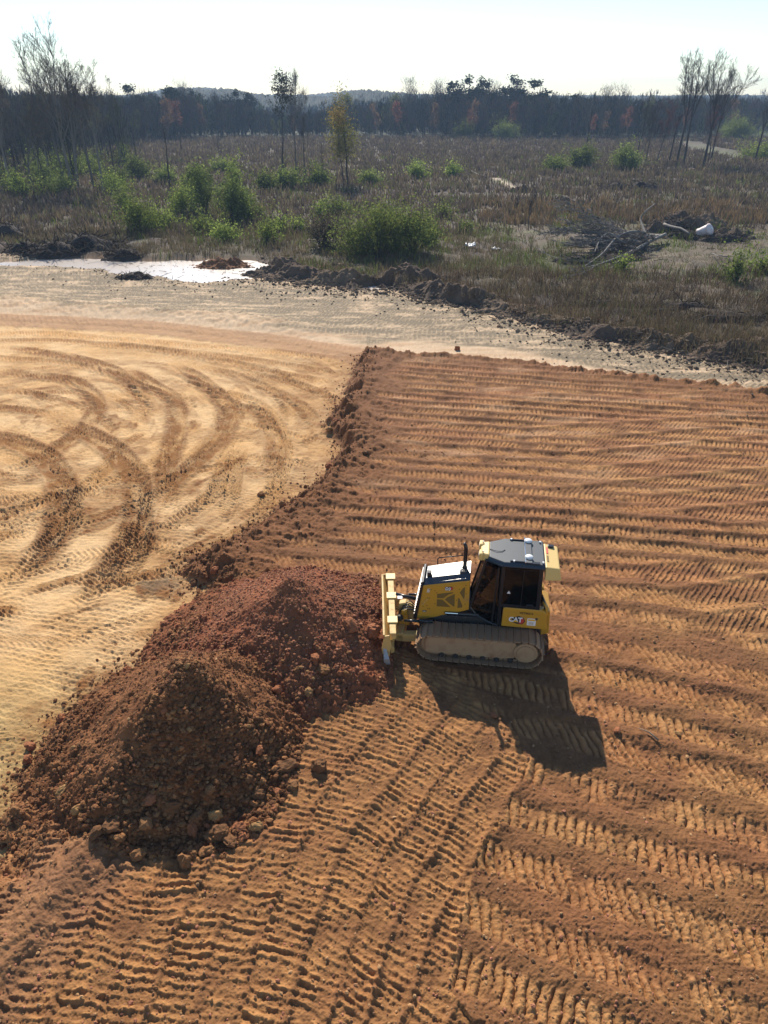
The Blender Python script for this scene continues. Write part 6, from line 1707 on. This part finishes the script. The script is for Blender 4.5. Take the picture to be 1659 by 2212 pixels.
for px, pt, kd, lab in [
 (305, 190, 'pine', 'flat topped dark pine above the wood right of the slender left tree'), (345, 194, 'pine', 'dark pine second of the pair left of the flat topped group'), (375, 195, 'pine', 'rounded dark pine above the far wood left of centre'),
 (432, 200, 'pine', 'dark pine with a wide crown on the far wood skyline left'), (505, 202, 'pine', 'umbrella shaped pine in front of the blue ridge'), (525, 205, 'pine', 'umbrella pine just right of the one before the blue ridge'),
 (995, 176, 'pine', 'pine left of the centre right skyline group'), (1022, 178, 'pine', 'second pine of the centre right skyline group'), (1040, 184, 'pine', 'third smaller pine of the centre right skyline group'),
 (1096, 174, 'pine', 'highest round pine standing clear of the skyline right of centre'), (1158, 180, 'pine', 'double crowned pine on the skyline right of the highest one'), (970, 186, 'pine', 'small pine at the left end of the skyline group'),
 (1215, 208, 'pine', 'dense low evergreen right of the double crowned pine'), (1245, 208, 'pine', 'dense low evergreen beside its twin right of the double crowned pine'),
 (940, 188, 'bare', 'bare tree with a fine crown on the skyline left of the pines'), (885, 184, 'bare', 'tall bare tree on the skyline above the dark wood'), (1130, 196, 'bare', 'bare tree between the highest pine and the double crowned one'), (1065, 190, 'bare', 'bare tree between the pine group and the highest pine'),
 (625, 178, 'bare', 'tall pale bare tree behind the dark crowned tree'), (1330, 200, 'bare', 'bare treetop on the skyline between the pines and the right cluster'), (1300, 202, 'bare', 'small bare treetop on the skyline right of the evergreens'), (410, 192, 'bare', 'bare treetop poking out of the left wood skyline'),
 (1075, 228, 'red', 'rusty red budding tree high in the wood below the pine group'), (1130, 232, 'red', 'rusty red budding tree under the double crowned pine'), (1590, 236, 'red', 'large reddish tree at the right of the far wood'), (1620, 232, 'red', 'reddish tree at the right picture edge of the far wood'), (1150, 238, 'rust', 'tan tree below the reddish ones right of centre'), (1425, 245, 'red', 'reddish tree behind the slim budding one'),
 (760, 215, 'green', 'yellow green tree top behind the golden tree'), (850, 214, 'green', 'greening tree on the wood line right of the golden tree'), (330, 240, 'green', 'pale green tree within the left part of the far wood'), (90, 215, 'green', 'yellowish green tree within the left wood'), (130, 225, 'rust', 'tan tree within the left wood'),
]: sky_tree(px, pt, kd, lab)
# everything behind the front row reads as one mass
def mass(name, label, n, seed, px0, px1, back0, back1, dtop, pal_kinds, twigs=46, w=.07):
    r = np.random.default_rng(seed); px = r.uniform(px0, px1, n); bk = r.uniform(back0, back1, n)
    f = np.array([P(a, wood_front(a) - 5, 0) for a in px]); x = f[:, 0] * bk; y = f[:, 1] * bk
    pt = top_row(px) + dtop + r.normal(6, 9, n)
    v = (pt - 1106) / FPX; h = CAM_H + y * (-math.sin(PITCH) - v * math.cos(PITCH)) / (math.cos(PITCH) - v * math.sin(PITCH)); h = np.clip(h, 5, 17)
    k = twigs; X = np.repeat(x, k); Y = np.repeat(y, k); Hh = np.repeat(h, k); W = np.repeat(h * .17, k)
    t = r.uniform(.03, 1, n * k); rad = np.sqrt(np.clip(1 - ((t - .5) / .53) ** 2, .05, 1)) * r.uniform(.2, 1, n * k); a = r.uniform(0, 6.283, n * k)
    p = np.column_stack([X + np.cos(a) * rad * W * 1.1, Y + np.sin(a) * rad * W, t * Hh]); d = np.column_stack([np.cos(a) * .35, np.sin(a) * .35, np.ones(n * k)]) * (Hh * .13)[:, None] * r.uniform(.5, 1.3, (n * k, 1))
    S = np.column_stack([p, p + d, np.full(n * k, w), np.full(n * k, w * .35)])
    pal = np.array(pal_kinds); C = np.repeat(pal[r.choice(len(pal), n, p=[.33, .20, .20, .12, .06, .09])], k, axis=0) * np.repeat(r.uniform(.6, 1.5, n), k)[:, None] * r.uniform(.75, 1.25, n * k)[:, None]
    tr = np.column_stack([x, y, np.full(n, -.5), x, y, h * .9, np.full(n, .13), np.full(n, .03)])
    S = np.vstack([S, tr]); C = np.vstack([C, np.tile([[.09, .075, .065]], (n, 1))])
    return tag(link(name, seg_mesh(name, S, 3, C), M_twig), label, 'wood', kind='stuff')
wp = [(.20, .16, .12), (.13, .11, .085), (.035, .055, .02), (.17, .19, .065), (.26, .13, .075), (.26, .20, .11)]
mass('far_wood', 'mass of bare trees filling the far wood behind its front row', 2600, 41, -200, 1850, .995, 1.25, 6, wp, twigs=70, w=.10)
mass('far_wood', 'deeper mass of trees farther back to the skyline', 1500, 42, -300, 1950, 1.2, 2.4, 0, wp, twigs=44, w=.17)
mass('left_wood', 'tangle of undergrowth between the left trunks', 110, 43, -150, 290, .62, .98, 30, wp, twigs=70, w=.035)

# ---- distant wooded ridges
M_ridge = soil_mat('wooded_ridge', .35, .9, 3.0, var=.35, base=(.045, .06, .038))
def ridge_hill(label, y0, prof, depth, seed):
    n = 1500; px = np.linspace(-700, 2400, n); r = np.random.default_rng(seed)
    rowsY = np.linspace(0, 1, 14); V = []
    for j, t in enumerate(rowsY):
        y = y0 + depth * t; x = (px - 829.5) / FPX * y * 1.15 * (1 + 0 * t)
        hh = np.interp(px, prof[0], prof[1]); pr = math.sin(math.pi * min(t * 1.0, 1)) ** .6 if t < 1 else 0
        z = hh * pr + (2.2 * np.abs(pn(x * .06 + seed, np.full(n, y * .05))) + 1.5 * np.abs(pn(x * .2 + seed, np.full(n, y * .1))) + 2.5 * hash1(np.arange(n) * 3 + j * 7, seed)) * (pr > .2) - (3 if t in (0, 1) else 0)
        V.append(np.column_stack([x, np.full(n, y), z]))
    V = np.vstack(V); idx = np.arange(n * 14).reshape(14, n); F = np.column_stack([idx[:-1, :-1].ravel(), idx[:-1, 1:].ravel(), idx[1:, 1:].ravel(), idx[1:, :-1].ravel()])
    return tag(link('hills', mesh_np('hills', V, F, smooth=False), M_ridge), None, kind='structure')
ridge_hill('a', 620, ([-700, 200, 440, 500, 580, 640, 740, 790, 860, 900, 1300, 2400], [8, 8, 9, 15, 15, 9, 9, 14, 12, 8, 8, 8]), 200, 3)
ridge_hill('b', 1100, ([-700, 420, 480, 540, 600, 700, 780, 840, 1000, 1500, 2400], [8, 10, 19, 20, 12, 10, 16, 12, 9, 10, 9]), 300, 8)

# ------------------------------------------------------------------ HAZE
hz_me = bpy.data.meshes.new('haze')
bx = MB().box(-2200, 2200, -60, 1700, -6, 40)
hz = bx.build('haze', None) if False else None
hm = bpy.data.materials.new('haze'); hm.use_nodes = True; hn = hm.node_tree; hn.nodes.clear()
ho = N(hn, 'ShaderNodeOutputMaterial'); hv = N(hn, 'ShaderNodeVolumePrincipled')
hv.inputs['Color'].default_value = (.45, .64, .92, 1); hv.inputs['Density'].default_value = HAZE; hv.inputs['Anisotropy'].default_value = .1
hn.links.new(hv.outputs[0], ho.inputs['Volume'])
tag(bx.build('haze', hm), 'thin pale blue haze over the field and the far wood', 'haze', kind='stuff')

# ------------------------------------------------------------------ labels: small families are told apart by their place
def ordinal(n): return '%d%s' % (n, 'th' if 10 <= n % 100 <= 20 else {1: 'st', 2: 'nd', 3: 'rd'}.get(n % 10, 'th'))
fam = {}
for o in scene.objects:
    if o.parent is None and o.get('label') and o.get('kind') is None: fam.setdefault(o['label'], []).append(o)
for lab, os_ in fam.items():
    if 1 < len(os_) <= 48 and len(lab.split()) <= 12:
        os_.sort(key=lambda o: o.location.x / max(1.0, o.location.y * .87 + (CAM_H - o.location.z) * .49))
        for i, o in enumerate(os_): o['label'] = lab + ', ' + ordinal(i + 1) + ' from the left'
